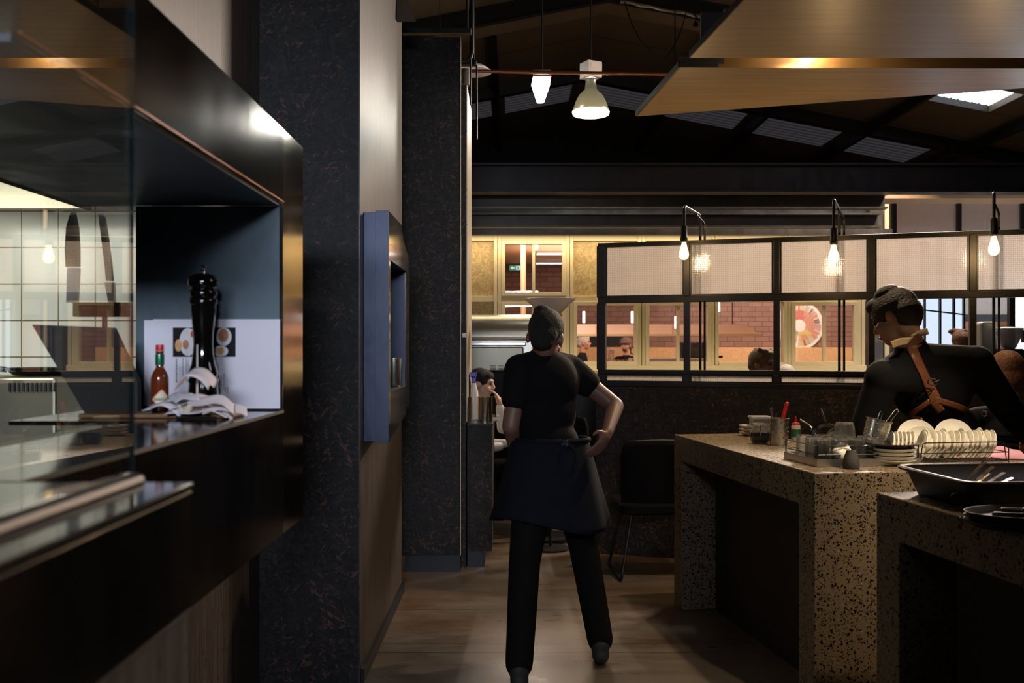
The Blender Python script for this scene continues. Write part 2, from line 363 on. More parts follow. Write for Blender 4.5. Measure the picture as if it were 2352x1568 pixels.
# tumbler glass
s = N('drinking_glass'); s.set(col=(0.97, 0.98, 0.98), rough=0.02, trans=1.0, ior=1.45)
tr = s.add('ShaderNodeBsdfTransparent'); tr.inputs[0].default_value = (.93, .94, .94, 1); df = s.add('ShaderNodeBsdfTranslucent'); df.inputs[0].default_value = (.75, .74, .70, 1)
m0 = s.add('ShaderNodeMixShader'); m0.inputs[0].default_value = 0.10; s.link(tr.outputs[0], m0.inputs[1]); s.link(df.outputs[0], m0.inputs[2])
m1 = s.add('ShaderNodeMixShader'); m1.inputs[0].default_value = 0.7; s.link(m0.outputs[0], m1.inputs[1]); s.link(s.b.outputs[0], m1.inputs[2]); s.link(m1.outputs[0], s.out.inputs[0]); M['drinking_glass'] = s.m
# pressed grid glass
s = N('grid_glass'); s.n.remove(s.b); x, y, z = s.sep(s.coord())
k = 2 * math.pi / 0.0125
hx = s.math('SINE', s.math('MULTIPLY', x, k)); hz = s.math('SINE', s.math('MULTIPLY', z, k))
hh = s.math('ADD', hx, hz)
bp = s.add('ShaderNodeBump'); bp.inputs['Strength'].default_value = 1.0; bp.inputs['Distance'].default_value = 0.0016; s.link(hh, bp.inputs['Height'])
gls = s.add('ShaderNodeBsdfGlass'); gls.inputs['Roughness'].default_value = 0.12; gls.inputs['IOR'].default_value = 1.4; s.link(bp.outputs[0], gls.inputs['Normal'])
tl = s.add('ShaderNodeBsdfTranslucent'); rc = s.ramp(s.math('MAXIMUM', hx, hz), [(0.55, (0.92, 0.84, 0.76)), (1.0, (0.62, 0.55, 0.48))]); s.link(rc, tl.inputs[0])
df = s.add('ShaderNodeBsdfDiffuse'); df.inputs[0].default_value = (0.35, 0.33, 0.30, 1)
m0 = s.add('ShaderNodeMixShader'); m0.inputs[0].default_value = 0.2; s.link(tl.outputs[0], m0.inputs[1]); s.link(df.outputs[0], m0.inputs[2])
m1 = s.add('ShaderNodeMixShader'); m1.inputs[0].default_value = 0.45; s.link(m0.outputs[0], m1.inputs[1]); s.link(gls.outputs[0], m1.inputs[2])
gs = s.add('ShaderNodeBsdfGlossy'); gs.inputs['Roughness'].default_value = 0.09; bq = s.add('ShaderNodeBump'); bq.inputs['Strength'].default_value = 1.0; bq.inputs['Distance'].default_value = 0.00009; s.link(hh, bq.inputs['Height']); s.link(bq.outputs[0], gs.inputs['Normal'])
m2 = s.add('ShaderNodeMixShader'); m2.inputs[0].default_value = 0.12; s.link(m1.outputs[0], m2.inputs[1]); s.link(gs.outputs[0], m2.inputs[2])
s.link(m2.outputs[0], s.out.inputs[0]); M['grid_glass'] = s.m
# bulb glass
s = N('bulb_glass'); s.n.remove(s.b)
tr = s.add('ShaderNodeBsdfTransparent'); tr.inputs[0].default_value = (1, 0.93, 0.8, 1)
em = s.add('ShaderNodeEmission'); em.inputs[0].default_value = (1.0, 0.62, 0.24, 1); em.inputs[1].default_value = 2.2
ad = s.add('ShaderNodeAddShader'); s.link(tr.outputs[0], ad.inputs[0]); s.link(em.outputs[0], ad.inputs[1])
s.link(ad.outputs[0], s.out.inputs[0]); M['bulb_glass'] = s.m
# glowing diffuser of the high-bay
s = N('prism_shade'); s.n.remove(s.b)
gls = s.add('ShaderNodeBsdfTranslucent'); gls.inputs[0].default_value = (0.16, 0.145, 0.10, 1)
gg = s.add('ShaderNodeBsdfGlossy'); gg.inputs[1].default_value = 0.3; gg.inputs[0].default_value = (0.3, 0.28, 0.22, 1)
em = s.add('ShaderNodeEmission'); em.inputs[0].default_value = (1.0, 0.90, 0.66, 1); em.inputs[1].default_value = 0.07
mx = s.add('ShaderNodeMixShader'); mx.inputs[0].default_value = 0.4; s.link(gls.outputs[0], mx.inputs[1]); s.link(gg.outputs[0], mx.inputs[2])
ad = s.add('ShaderNodeAddShader'); s.link(mx.outputs[0], ad.inputs[0]); s.link(em.outputs[0], ad.inputs[1]); s.link(ad.outputs[0], s.out.inputs[0]); M['prism_shade'] = s.m

# ------------------------------------------------------------------ mesh building
class MB:
    def __init__(s, xf=None): s.v = []; s.f = []; s.xf = xf
    def _p(s, pts):
        i = len(s.v)
        for p in pts:
            p = Vector(p)
            if s.xf is not None: p = s.xf @ p
            s.v.append(tuple(p))
        return i
    def box(s, x0, x1, y0, y1, z0, z1):
        i = s._p([(x0, y0, z0), (x1, y0, z0), (x1, y1, z0), (x0, y1, z0), (x0, y0, z1), (x1, y0, z1), (x1, y1, z1), (x0, y1, z1)])
        for q in ((0, 3, 2, 1), (4, 5, 6, 7), (0, 1, 5, 4), (1, 2, 6, 5), (2, 3, 7, 6), (3, 0, 4, 7)): s.f.append(tuple(i + k for k in q))
        return s
    def bar(s, a, b, wx, wz, up=(0, 0, 1)):
        a = Vector(a); b = Vector(b); d = (b - a).normalized(); u = Vector(up)
        if abs(d.dot(u)) > 0.99: u = Vector((0, 1, 0))
        sx = d.cross(u).normalized() * wx / 2; sz = sx.cross(d).normalized() * wz / 2
        i = s._p([a - sx - sz, a + sx - sz, a + sx + sz, a - sx + sz, b - sx - sz, b + sx - sz, b + sx + sz, b - sx + sz])
        for q in ((0, 1, 2, 3), (7, 6, 5, 4), (0, 4, 5, 1), (1, 5, 6, 2), (2, 6, 7, 3), (3, 7, 4, 0)): s.f.append(tuple(i + k for k in q))
        return s
    def prism(s, poly, z0, z1, axis='Z'):
        n = len(poly)
        def P(a, b, c): return (a, b, c) if axis == 'Z' else ((a, c, b) if axis == 'Y' else (c, a, b))
        i = s._p([P(a, b, z0) for a, b in poly] + [P(a, b, z1) for a, b in poly])
        s.f.append(tuple(i + k for k in range(n))[::-1]); s.f.append(tuple(i + n + k for k in range(n)))
        for k in range(n): s.f.append((i + k, i + (k + 1) % n, i + n + (k + 1) % n, i + n + k))
        return s
    def cyl(s, a, b, r1, r2=None, n=20, caps=True):
        r2 = r1 if r2 is None else r2
        a = Vector(a); b = Vector(b); d = (b - a).normalized()
        u = d.orthogonal().normalized(); v = d.cross(u)
        i = s._p([a + (u * math.cos(t) + v * math.sin(t)) * r1 for t in (2 * math.pi * k / n for k in range(n))] +
                 [b + (u * math.cos(t) + v * math.sin(t)) * r2 for t in (2 * math.pi * k / n for k in range(n))])
        for k in range(n): s.f.append((i + k, i + (k + 1) % n, i + n + (k + 1) % n, i + n + k))
        if caps: s.f.append(tuple(i + k for k in range(n))[::-1]); s.f.append(tuple(i + n + k for k in range(n)))
        return s
    def tube(s, pts, r, n=8, closed=False):
        pts = [Vector(p) for p in pts]; m = len(pts); rings = []
        u = None
        for k, p in enumerate(pts):
            a = pts[(k - 1) % m] if (k > 0 or closed) else p; b = pts[(k + 1) % m] if (k < m - 1 or closed) else p
            d = (b - a).normalized()
            if u is None: u = d.orthogonal().normalized()
            u = (u - d * u.dot(d)); u = u.normalized() if u.length > 1e-6 else d.orthogonal().normalized()
            v = d.cross(u)
            rr = r[k] if isinstance(r, (list, tuple)) else r
            rings.append(s._p([p + (u * math.cos(t) + v * math.sin(t)) * rr for t in (2 * math.pi * j / n for j in range(n))]))
        for k in range(m if closed else m - 1):
            a, b = rings[k], rings[(k + 1) % m]
            for j in range(n): s.f.append((a + j, a + (j + 1) % n, b + (j + 1) % n, b + j))
        if not closed:
            s.f.append(tuple(rings[0] + j for j in range(n))[::-1]); s.f.append(tuple(rings[-1] + j for j in range(n)))
        return s
    def lathe(s, prof, c=(0, 0, 0), n=32, mat=None, flute=0, fd=0.0):
        c = Vector(c); rings = []
        for r, z in prof:
            pts = []
            for k in range(n):
                t = 2 * math.pi * k / n; rr = max(r, 1e-5) * (1 + (fd * math.cos(flute * t) if flute else 0))
                p = Vector((rr * math.cos(t), rr * math.sin(t), z))
                pts.append(c + (mat @ p if mat else p))
            rings.append(s._p(pts))
        for a, b in zip(rings, rings[1:]):
            for j in range(n): s.f.append((a + j, a + (j + 1) % n, b + (j + 1) % n, b + j))
        return s
    def grid(s, fn, nu, nv):
        i = s._p([fn(a / nu, b / nv) for b in range(nv + 1) for a in range(nu + 1)])
        for b in range(nv):
            for a in range(nu):
                k = i + b * (nu + 1) + a; s.f.append((k, k + 1, k + nu + 2, k + nu + 1))
        return s
    def ell(s, c, r, mat=None, nu=24, nv=14):
        c = Vector(c); r = r if hasattr(r, '__len__') else (r, r, r)
        prof = []
        rings = []
        for b in range(nv + 1):
            th = math.pi * b / nv; pts = []
            for a in range(nu):
                ph = 2 * math.pi * a / nu
                p = Vector((r[0] * max(math.sin(th), 1e-4) * math.cos(ph), r[1] * max(math.sin(th), 1e-4) * math.sin(ph), -r[2] * math.cos(th)))
                pts.append(c + (mat @ p if mat else p))
            rings.append(s._p(pts))
        for a, b in zip(rings, rings[1:]):
            for j in range(nu): s.f.append((a + j, a + (j + 1) % nu, b + (j + 1) % nu, b + j))
        return s
    def cap(s, a, b, r1, r2=None, n=16):
        """tapered limb with rounded ends"""
        r2 = r1 if r2 is None else r2
        a = Vector(a); b = Vector(b); d = (b - a).normalized(); u = d.orthogonal().normalized(); v = d.cross(u); rings = []
        for k in range(5):
            t = math.pi / 2 * (1 - k / 4) if k < 4 else 0
            rings.append((a - d * r1 * math.sin(t), r1 * max(math.cos(t), 0.02)))
        for k in range(5):
            t = math.pi / 2 * k / 4
            rings.append((b + d * r2 * math.sin(t), r2 * max(math.cos(t), 0.02)))
        ids = [s._p([p + (u * math.cos(q) + v * math.sin(q)) * r for q in (2 * math.pi * j / n for j in range(n))]) for p, r in rings]
        for x, y in zip(ids, ids[1:]):
            for j in range(n): s.f.append((x + j, x + (j + 1) % n, y + (j + 1) % n, y + j))
        s.f.append(tuple(ids[0] + j for j in range(n))[::-1]); s.f.append(tuple(ids[-1] + j for j in range(n)))
        return s
    def build(s, name, mat, parent=None, smooth=False, bevel=0, seg=2, origin=None, solid=0, sub=0, angle=40):
        me = bpy.data.meshes.new(name)
        if parent is not None: o0 = Vector(parent['_o']) if '_o' in parent else Vector(parent.location)
        elif origin is not None: o0 = Vector(origin)
        else:
            xs = [p[0] for p in s.v]; ys = [p[1] for p in s.v]; zs = [p[2] for p in s.v]
            o0 = Vector(((min(xs) + max(xs)) / 2, (min(ys) + max(ys)) / 2, min(zs)))
        me.from_pydata([tuple(Vector(p) - o0) for p in s.v], [], s.f); me.update()
        o = bpy.data.objects.new(name, me); C.objects.link(o)
        o['_o'] = tuple(o0)
        if parent is not None: o.parent = parent
        else: o.location = o0
        me.materials.append(M[mat])
        if smooth:
            for p in me.polygons: p.use_smooth = True
            if angle < 180:
                try: me.set_sharp_from_angle(angle=R(angle))
                except Exception: pass
        if solid:
            m = o.modifiers.new('thickness', 'SOLIDIFY'); m.thickness = solid; m.offset = 0
        if bevel:
            m = o.modifiers.new('bevel', 'BEVEL'); m.width = bevel; m.segments = seg; m.limit_method = 'ANGLE'; m.angle_limit = R(40)
        if sub:
            m = o.modifiers.new('sub', 'SUBSURF'); m.levels = sub; m.render_levels = sub
        return o

def tag(o, label, cat, group=None):
    o['label'] = label; o['category'] = cat
    if group: o['group'] = group
    return o
def thing(name, label, cat, loc, group=None):
    o = bpy.data.objects.new(name, None); C.objects.link(o); o.empty_display_size = 0.1
    o.location = loc; o['_o'] = tuple(loc); return tag(o, label, cat, group)
def struct(o): o['kind'] = 'structure'; return o
def copy_tree(o, parent=None):
    c = o.copy(); C.objects.link(c)
    if parent is not None: c.parent = parent
    for ch in list(o.children): copy_tree(ch, c)
    return c
def box(name, mat, x0, x1, y0, y1, z0, z1, parent=None, bevel=0, **k):
    return MB().box(x0, x1, y0, y1, z0, z1).build(name, mat, parent, bevel=bevel, **k)
def bend(pts, r=0.02, n=5):
    """round the corners of a polyline"""
    pts = [Vector(p) for p in pts]; out = [pts[0]]
    for a, b, c in zip(pts, pts[1:], pts[2:]):
        u = (a - b); v = (c - b); rr = min(r, u.length * 0.45, v.length * 0.45); p = b + u.normalized() * rr; q = b + v.normalized() * rr
        for k in range(n + 1):
            t = k / n; out.append(p * (1 - t) ** 2 + b * 2 * t * (1 - t) + q * t * t)
    out.append(pts[-1]); return out
def blob(name, mat, prims, parent=None, voxel=0.012, smooth=6, **k):
    """a continuous surface fused from overlapping rounded limbs"""
    mb = MB()
    for p in prims:
        if p[0] == 'c': mb.cap(*p[1:])
        else: mb.ell(*p[1:])
    o = mb.build(name, mat, parent, smooth=True, angle=180, **k)
    m = o.modifiers.new('fuse', 'REMESH'); m.mode = 'VOXEL'; m.voxel_size = voxel; m.use_smooth_shade = True
    if smooth:
        m = o.modifiers.new('soften', 'SMOOTH'); m.iterations = smooth; m.factor = 0.5
    return o
def rot(x=0, y=0, z=0):
    from mathutils import Euler
    return Euler((R(x), R(y), R(z))).to_matrix()

# ================================================================== THE SHELL
struct(box('floor', 'floor_concrete', -4.2, 8.0, -3.2, 17.3, -0.1, 0.0, origin=(0, 0, 0)))
RX, RZ, SL = 0.99, 5.2, 0.194
def rz(x): return RZ - SL * abs(x - RX)
SKY = (4.83, 5.75, 10.6, 12.0)
def roof_mesh():
    mb = MB()
    def slab(x0, x1, y0, y1):
        if abs(x1 - x0) < 1e-3 or abs(y1 - y0) < 1e-3: return
        i = mb._p([(x0, y0, rz(x0)), (x1, y0, rz(x1)), (x1, y1, rz(x1)), (x0, y1, rz(x0)),
                   (x0, y0, rz(x0) + .08), (x1, y0, rz(x1) + .08), (x1, y1, rz(x1) + .08), (x0, y1, rz(x0) + .08)])
        for q in ((0, 3, 2, 1), (4, 5, 6, 7), (0, 1, 5, 4), (1, 2, 6, 5), (2, 3, 7, 6), (3, 0, 4, 7)): mb.f.append(tuple(i + k for k in q))
    slab(-4.2, RX, -3.2, 17.3); slab(RX, SKY[0], -3.2, 17.3); slab(SKY[1], 8.0, -3.2, 17.3)
    slab(SKY[0], SKY[1], -3.2, SKY[2]); slab(SKY[0], SKY[1], SKY[3], 17.3)
    return mb
struct(roof_mesh().build('ceiling', 'roof_lining', origin=(0, 0, 0)))
mb = MB()
def corr(a, b):
    x = SKY[0] - .05 + (SKY[1] - SKY[0] + .1) * a; y = SKY[2] - .05 + (SKY[3] - SKY[2] + .1) * b
    return (x, y, rz(x) + .10 + 0.018 * math.sin(a * 2 * math.pi * 12))
mb.grid(corr, 96, 2); struct(mb.build('window_1', 'skylight_sheet', smooth=True, solid=0.01))
# walls round the hall
struct(box('wall_left', 'black_matte', -4.3, -4.2, -3.2, 17.3, 0, 4.3))
struct(box('wall_right', 'black_matte', 8.0, 8.1, -3.2, 17.3, 0, 4.1))
struct(box('wall_far', 'brown_brick', -4.2, 8, 17.2, 17.3, 0, 2.94, origin=(0, 17.2, 0))); struct(MB().prism([(-4.2, 2.94), (8, 2.94), (8, rz(8)), (RX, RZ), (-4.2, rz(-4.2))], 17.2, 17.3, 'Y').build('wall_gable', 'black_matte', origin=(0, 17.2, 0)))
mb = MB(); mb.prism([(-4.2, 0), (-1.7, 0), (-1.7, 4.4), (-4.2, 4.2)], -3.2, -3.1, 'Y')
mb.prism([(1.7, 0), (8, 0), (8, 3.8), (1.7, 4.4)], -3.2, -3.1, 'Y')
mb.prism([(-1.7, 3.0), (1.7, 3.0), (1.7, 5.1), (-1.7, 4.7)], -3.2, -3.1, 'Y'); struct(mb.build('wall_rear', 'black_matte'))
# steel portal rafter
def rafter(y0, y1, drop, name, m):
    xs = [-4.15, RX, 7.95]
    poly = [(x, rz(x) - .005) for x in xs] + [(x, rz(x) - drop) for x in xs[::-1]]
    return struct(MB().prism(poly, y0, y1, 'Y').build(name, m, origin=(0, y0, 0)))
rafter(10.25, 10.33, 0.20, 'trim_1', 'black_paint')
xs = [-4.15, RX, 7.95]
struct(MB().prism([(x, rz(x) - .20) for x in xs] + [(x, rz(x) - .222) for x in xs[::-1]], 10.2, 10.55, 'Y').build('trim_2', 'roof_lining', origin=(0, 10.2, 0)))
rafter(13.35, 13.5, 0.16, 'trim_3', 'black_paint')
# purlins
for k, x in enumerate((-2.8, -1.5, -0.2, 2.15, 3.45, 4.78, 6.1, 7.4)):
    mb = MB(); mb.box(x - .03, x + .03, 10.6, 17.15, rz(x) - .17, rz(x) - .02 - .02)
    o = struct(mb.build('trim_%d' % (4 + k), 'black_paint'))
# dim translucent roof sheets
for k, (x0, x1) in enumerate(((-1.3, -.3), (-.1, .85), (1.1, 2.05), (2.3, 3.32), (3.58, 4.65), (4.9, 5.9))):
    mb = MB(); i = mb._p([(x0, 13.9, rz(x0) - .012), (x1, 13.9, rz(x1) - .012), (x1, 15.0, rz(x1) - .012), (x0, 15.0, rz(x0) - .012)]); mb.f.append((i, i + 1, i + 2, i + 3))
    struct(mb.build('window_%d' % (2 + k), 'dim_sheet', solid=0.01))

# ---------------------------------------------------------------- beams over the windows
def ibeam(name, y, z0, z1, fl, m, x0=-1.6, x1=7.9, th=0.016, back=False):
    mb = MB(); mb.box(x0, x1, y - fl / 2, y + fl / 2, z1 - th, z1); mb.box(x0, x1, y - fl / 2, y + fl / 2, z0, z0 + th)
    yw = y + (fl * .45 if back else 0); mb.box(x0, x1, yw - .006, yw + .006, z0 + th, z1 - th)
    return struct(mb.build(name, m))
ibeam('trim_12', 8.8, 2.80, 3.055, 0.16, 'beam_steel', th=0.018)
ibeam('trim_13', 9.12, 2.705, 2.845, 0.10, 'beam_grey', x1=3.43, back=True)
ibeam('trim_14', 9.30, 2.555, 2.69, 0.10, 'beam_grey', x1=3.43, back=True)
struct(box('trim_15', 'beam_grey', -1.6, 3.6, 9.42, 9.5, 2.505, 2.56))
struct(box('trim_16', 'beam_steel', -1.6, 3.5, 9.5, 9.56, 2.56, 3.2))

# ---------------------------------------------------------------- timber window wall
WX = [-1.523, -.83, -.137, .548, 1.234, 1.93, 2.625, 3.323]
mb = MB()
mb.box(-1.55, 3.37, 9.48, 9.60, 2.455, 2.505)
mb.box(-1.55, 3.37, 9.48, 9.60, 1.875, 1.93)
mb.box(-1.55, 3.37, 9.46, 9.60, 1.215, 1.27)
for x in WX: mb.box(x - .036, x - .003, 9.47, 9.60, 0, 2.505); mb.box(x + .003, x + .036, 9.47, 9.60, 0, 2.505)
struct(mb.build('wall_back', 'pine', bevel=0.003))
def osb_panel(i, z0, z1, n): return struct(box('trim_%d' % n, 'osb_pale', WX[i] + .036, WX[i + 1] - .036, 9.53, 9.56, z0, z1))
n = 20
for i in range(7):
    osb_panel(i, 0.02, 1.215, n); n += 1
    if i != 2: osb_panel(i, 1.93, 2.455, n); n += 1
for i in (0, 1): osb_panel(i, 1.27, 1.875, n); n += 1
def window(n, i, z0, z1, mull, frame=True, glass=True):
    x0, x1 = WX[i] + .037, WX[i + 1] - .037; t = .035
    mb = MB()
    if frame:
        mb.box(x0, x0 + t, 9.46, 9.53, z0, z1); mb.box(x1 - t, x1, 9.46, 9.53, z0, z1)
        mb.box(x0 + t, x1 - t, 9.46, 9.53, z0, z0 + t); mb.box(x0 + t, x1 - t, 9.46, 9.53, z1 - t, z1)
    else:
        mb.box(x0, x1, 9.46, 9.53, z0, z0 + .03)
    if mull: mb.box((x0 + x1) / 2 - .014, (x0 + x1) / 2 + .014, 9.47, 9.52, z0 + t * .9, z1 - t * .9)
    o = struct(mb.build('window_%d' % n, 'pine', bevel=0.003))
    if glass: box('pane', 'window_glass', x0 + (t if frame else 0), x1 - (t if frame else 0), 9.490, 9.494, z0 + .03, z1 - (t if frame else 0), o)
    return o
window(10, 2, 1.93, 2.455, True)
for k, (i, mu, fr) in enumerate(((2, True, True), (3, False, True), (4, True, True), (5, False, False), (6, True, True))):
    window(11 + k, i, 1.27, 1.875, mu, fr)

# ---------------------------------------------------------------- the room behind the windows
struct(box('trim_50', 'pine_warm', -1.6, 7.9, 9.62, 17.15, 2.88, 2.94))          # its plywood ceiling
struct(box('wall_side', 'brown_brick', 6.3, 6.42, 10.6, 17.2, 0, 2.88))
struct(box('wall_inner', 'black_matte', -1.75, -1.62, 9.6, 17.2, 0, 2.88))
tag(box('dado_panel', 'osb_orange', -1.6, 6.29, 17.10, 17.18, 0, 1.452), 'orange flake board lining low on the brick wall of the back room', 'panel')
tag(box('shelf_shade_strip', 'black_matte', -1.6, 2.0, 17.12, 17.18, 1.455, 1.70), 'black strip in place of the shade between the pink shelf and the orange flake board', 'panel')  # dark panel built where the bricks only lie in the shelf's shadow
t = thing('timber_post', 'round pale timber post behind the upper left window with a lit edge', 'post', (0.135, 12.0, 0))
MB().cyl((0.135, 12, 0), (0.135, 12, 2.87), .035).build('post_shaft', 'pine_warm', t, smooth=True)
# LED bars
for (a, b, lab) in (((0.37, 14.9), (3.0, 14.9), 'thin white light bar nearest the windows on the back room ceiling'), ((0.40, 16.55), (3.0, 16.55), 'thin white light bar nearest the brick wall on the back room ceiling')):
    t = thing('ceiling_light_bar', lab, 'light', (a[0], a[1], 2.80))
    MB().bar((a[0], a[1], 2.86), (b[0], b[1], 2.86), .07, .03).build('housing', 'white_enamel', t)
    MB().bar((a[0], a[1], 2.84), (b[0], b[1], 2.84), .045, .012).build('diffuser', 'led_white', t)
t = thing('ceiling_light_bar', 'bright light bar running towards the viewer in the upper left window', 'light', (0.30, 12.3, 2.80))
MB().bar((0.33, 14.2, 2.86), (0.28, 11.0, 2.86), .09, .03).build('housing', 'white_enamel', t)
MB().bar((0.33, 14.2, 2.84), (0.28, 11.0, 2.84), .07, .012).build('diffuser', 'led_white', t)
# exit sign
p = at(1184, 615, 7.6)
t = thing('exit_sign', 'green emergency exit sign with white arrow and running figure by the timber post', 'sign', tuple(at(1184, 623, 16.9)))
ex, ey, ez = 0, 0, 0
G4 = Matrix.Translation(at(1184, 615, 16.9)) @ Matrix.Scale(.49, 4)
MB(G4).box(ex - .21, ex + .21, ey, ey + .04, ez - .085, ez + .085).build('sign_box', 'white_plastic', t)
MB(G4).box(ex - .20, ex + .20, ey - .006, ey, ez - .075, ez + .075).build('green_face', 'exit_green', t)
mb = MB(G4); yy = ey - .012
mb.prism([(ex - .17, ez), (ex - .10, ez + .055), (ex - .10, ez + .018), (ex - .03, ez + .018), (ex - .03, ez - .018), (ex - .10, ez - .018), (ex - .10, ez - .055)], yy, yy + .004, 'Y')
mb.build('arrow', 'exit_white', t)
mb = MB(G4); gx = ex + .09
mb.box(ex + .02, ex + .19, yy + .002, yy + .005, ez - .068, ez + .068); mb.build('white_field', 'exit_white', t)
mb = MB(G4); yy -= .004
for a, b, r in (((gx, .02), (gx + .01, -.02), .016), ((gx + .01, -.02), (gx - .035, -.035), .011), ((gx - .035, -.035), (gx - .035, -.06), .009), ((gx + .01, -.02), (gx + .04, -.055), .011), ((gx, .02), (gx - .04, .01), .008), ((gx, .02), (gx + .04, .0), .008)):
    mb.cap((a[0], yy, ez + a[1]), (b[0], yy, ez + b[1]), r, n=8)
mb.ell((gx - .012, yy, ez + .048), (.013, .004, .013), nu=10, nv=6); mb.build('running_figure', 'exit_green', t)
# pink bulkhead shelf
t = thing('hanging_shelf', 'long pale pink hanging shelf with a slanted end in front of the brick wall', 'shelf', (1.0, 14.0, 1.60))
mb = MB(); mb.prism([(-1.5, 1.63), (3.38, 1.63), (3.22, 1.76), (-1.5, 1.76)], 13.7, 14.2, 'Y'); mb.build('shelf_box', 'shelf_pink', t)
MB().box(-1.5, 3.42, 13.66, 14.22, 1.60, 1.628).build('shelf_lip', 'pine', t)
for x in (0.0, 1.15, 2.2):
    MB().box(x, x + .006, 13.69, 13.70, 1.635, 1.755).build('joint', 'pine', t)
for x in (-1.3, 3.1): MB().cyl((x, 14.0, 1.761), (x, 14.0, 2.879), .008, n=8).build('hanging_rod', 'black_wire', t)
# pendant tubes
for k, (px, py, ln_, lab) in enumerate(((1341, 728, .15, 'slim tube pendant lamp in the left window next to the waiter'), (1452, 728, .15, 'slim tube pendant lamp above the man in the cap'), (1552, 740, .16, 'slim tube pendant lamp behind the middle window mullion'), (1651, 704, .14, 'slim tube pendant lamp high behind the second pale window post'))):
    p = at(px, py, 13.2); t = thing('tube_pendant', lab, 'lamp', (p.x, p.y, p.z - .09), 'tube pendants in the back room')
    MB().cyl((p.x, p.y, p.z - ln_ / 2), (p.x, p.y, p.z + ln_ / 2), .016).build('tube', 'tube_white', t, smooth=True)
    MB().cyl((p.x, p.y, p.z + ln_ / 2), (p.x, p.y, p.z + ln_ / 2 + .06), .014).build('socket', 'copper', t, smooth=True)
    MB().cyl((p.x, p.y, p.z + ln_ / 2 + .06), (p.x, p.y, 2.86), .003, n=6).build('cord', 'black_wire', t)
# flavour wheel poster
p = at(1843, 747, 17.0); wx, wy, wz = p
t = thing('wheel_poster', 'round white poster with a wheel of coloured wedges on the brick wall', 'poster', (wx, wy + .19, wz - .42))
MB().cyl((wx, wy + .199, wz), (wx, wy + .169, wz), .415, n=64).build('backing', 'white_plastic', t, smooth=True)
cols = [(.85, .30, .22), (.88, .42, .25), (.90, .62, .20), (.92, .78, .30), (.70, .70, .28), (.30, .50, .18), (.85, .80, .55), (.80, .80, .78), (.45, .62, .62), (.86, .25, .22), (.90, .48, .38), (.85, .35, .40)]
random.seed(5)
simple('wedge_red', (0.440, 0.121, 0.099)); simple('wedge_coral', (0.484, 0.220, 0.154)); simple('wedge_yellow', (0.495, 0.374, 0.132)); simple('wedge_green', (0.193, 0.275, 0.099)); simple('wedge_cream', (0.484, 0.418, 0.286)); simple('wedge_teal', (0.193, 0.286, 0.286)); simple('wedge_plum', (0.193, 0.077, 0.088)); simple('wedge_grey', (0.341, 0.319, 0.308))
pal = {'inner': ['wedge_red', 'wedge_red', 'wedge_coral', 'wedge_yellow', 'wedge_yellow', 'wedge_green', 'wedge_grey', 'wedge_teal', 'wedge_teal', 'wedge_red', 'wedge_red', 'wedge_red']}
acc = {}
def sector(r0, r1, a0, a1, m, y):
    mb = MB(); k = 3
    pts = [(wx + r1 * math.cos(R(a0 + (a1 - a0) * j / k)), wz + r1 * math.sin(R(a0 + (a1 - a0) * j / k))) for j in range(k + 1)]
    pts += [(wx + r0 * math.cos(R(a1 + (a0 - a1) * j / k)), wz + r0 * math.sin(R(a1 + (a0 - a1) * j / k))) for j in range(k + 1)]
    mb.prism(pts, y - .003, y, 'Y'); mb.build('wedge', m, t)
sect = {'wedge_red': (60, 120), 'wedge_coral': (-30, 60), 'wedge_yellow': (-95, -30), 'wedge_green': (-130, -100), 'wedge_teal': (150, 215), 'wedge_cream': (120, 150)}
for m, (a0, a1) in sect.items():
    sector(.11, .17, a0, a1, m, wy + .167)
    nn_ = max(2, int((a1 - a0) / 11))
    for j in range(nn_):
        b0 = a0 + (a1 - a0) * j / nn_; b1 = a0 + (a1 - a0) * (j + 1) / nn_ - 1.0
        if m != 'wedge_teal': sector(.172, .26, b0, b1, random.choice([m, m, 'wedge_coral', m]), wy + .167)
        for q in range(2):
            c0 = b0 + (b1 - b0) * q / 2; c1 = b0 + (b1 - b0) * (q + 1) / 2 - .6
            if m != 'wedge_teal': sector(.262, .35 + .02 * random.random(), c0, c1, random.choice([m, 'wedge_cream', 'wedge_coral', 'wedge_plum', m, 'wedge_grey']), wy + .167)
# things on the coffee counter in the back room
tag(box('back_counter', 'shelf_pink', -1.5, 5.2, 14.2, 14.85, 0, 1.17), 'pale service counter along the back room behind the windows', 'counter')
t = thing('coffee_scale_bar', 'low pale coffee brewing station with a black box behind the middle window', 'machine', (2.15, 14.5, 1.17))
MB().box(1.72, 2.95, 14.3, 14.7, 1.171, 1.29).build('body', 'white_enamel', t, bevel=.01)
MB().box(2.45, 2.86, 14.4, 14.7, 1.291, 1.52).build('black_box', 'black_matte', t, bevel=.01)
MB().box(2.80, 3.02, 14.25, 14.4, 1.292, 1.33).build('side_tray', 'black_plastic', t, bevel=.01)
t = thing('white_jug', 'white jug with a dark handle beside the brewing station', 'jug', (1.95, 14.1 + .3, 1.29))
MB().lathe([(0, 0), (.055, 0), (.075, .08), (.06, .16), (.065, .19), (.055, .19), (.05, .16), (.06, .08), (.045, .01), (0, .01)], (1.86, 14.5, 1.291)).build('body', 'ceramic', t, smooth=True)
MB().tube([(1.79, 14.5, 1.45), (1.73, 14.5, 1.43), (1.73, 14.5, 1.36), (1.795, 14.5, 1.34)], .01).build('handle', 'black_plastic', t, smooth=True)
t = thing('glass_carafe', 'round glass carafe on the counter behind the left side of the middle window', 'carafe', (1.44, 14.45, 1.17))
MB().lathe([(0, 0), (.06, 0), (.075, .05), (.04, .12), (.045, .2), (.06, .24)], (1.44, 14.45, 1.171), 24).build('body', 'drinking_glass', t, smooth=True, solid=.004)
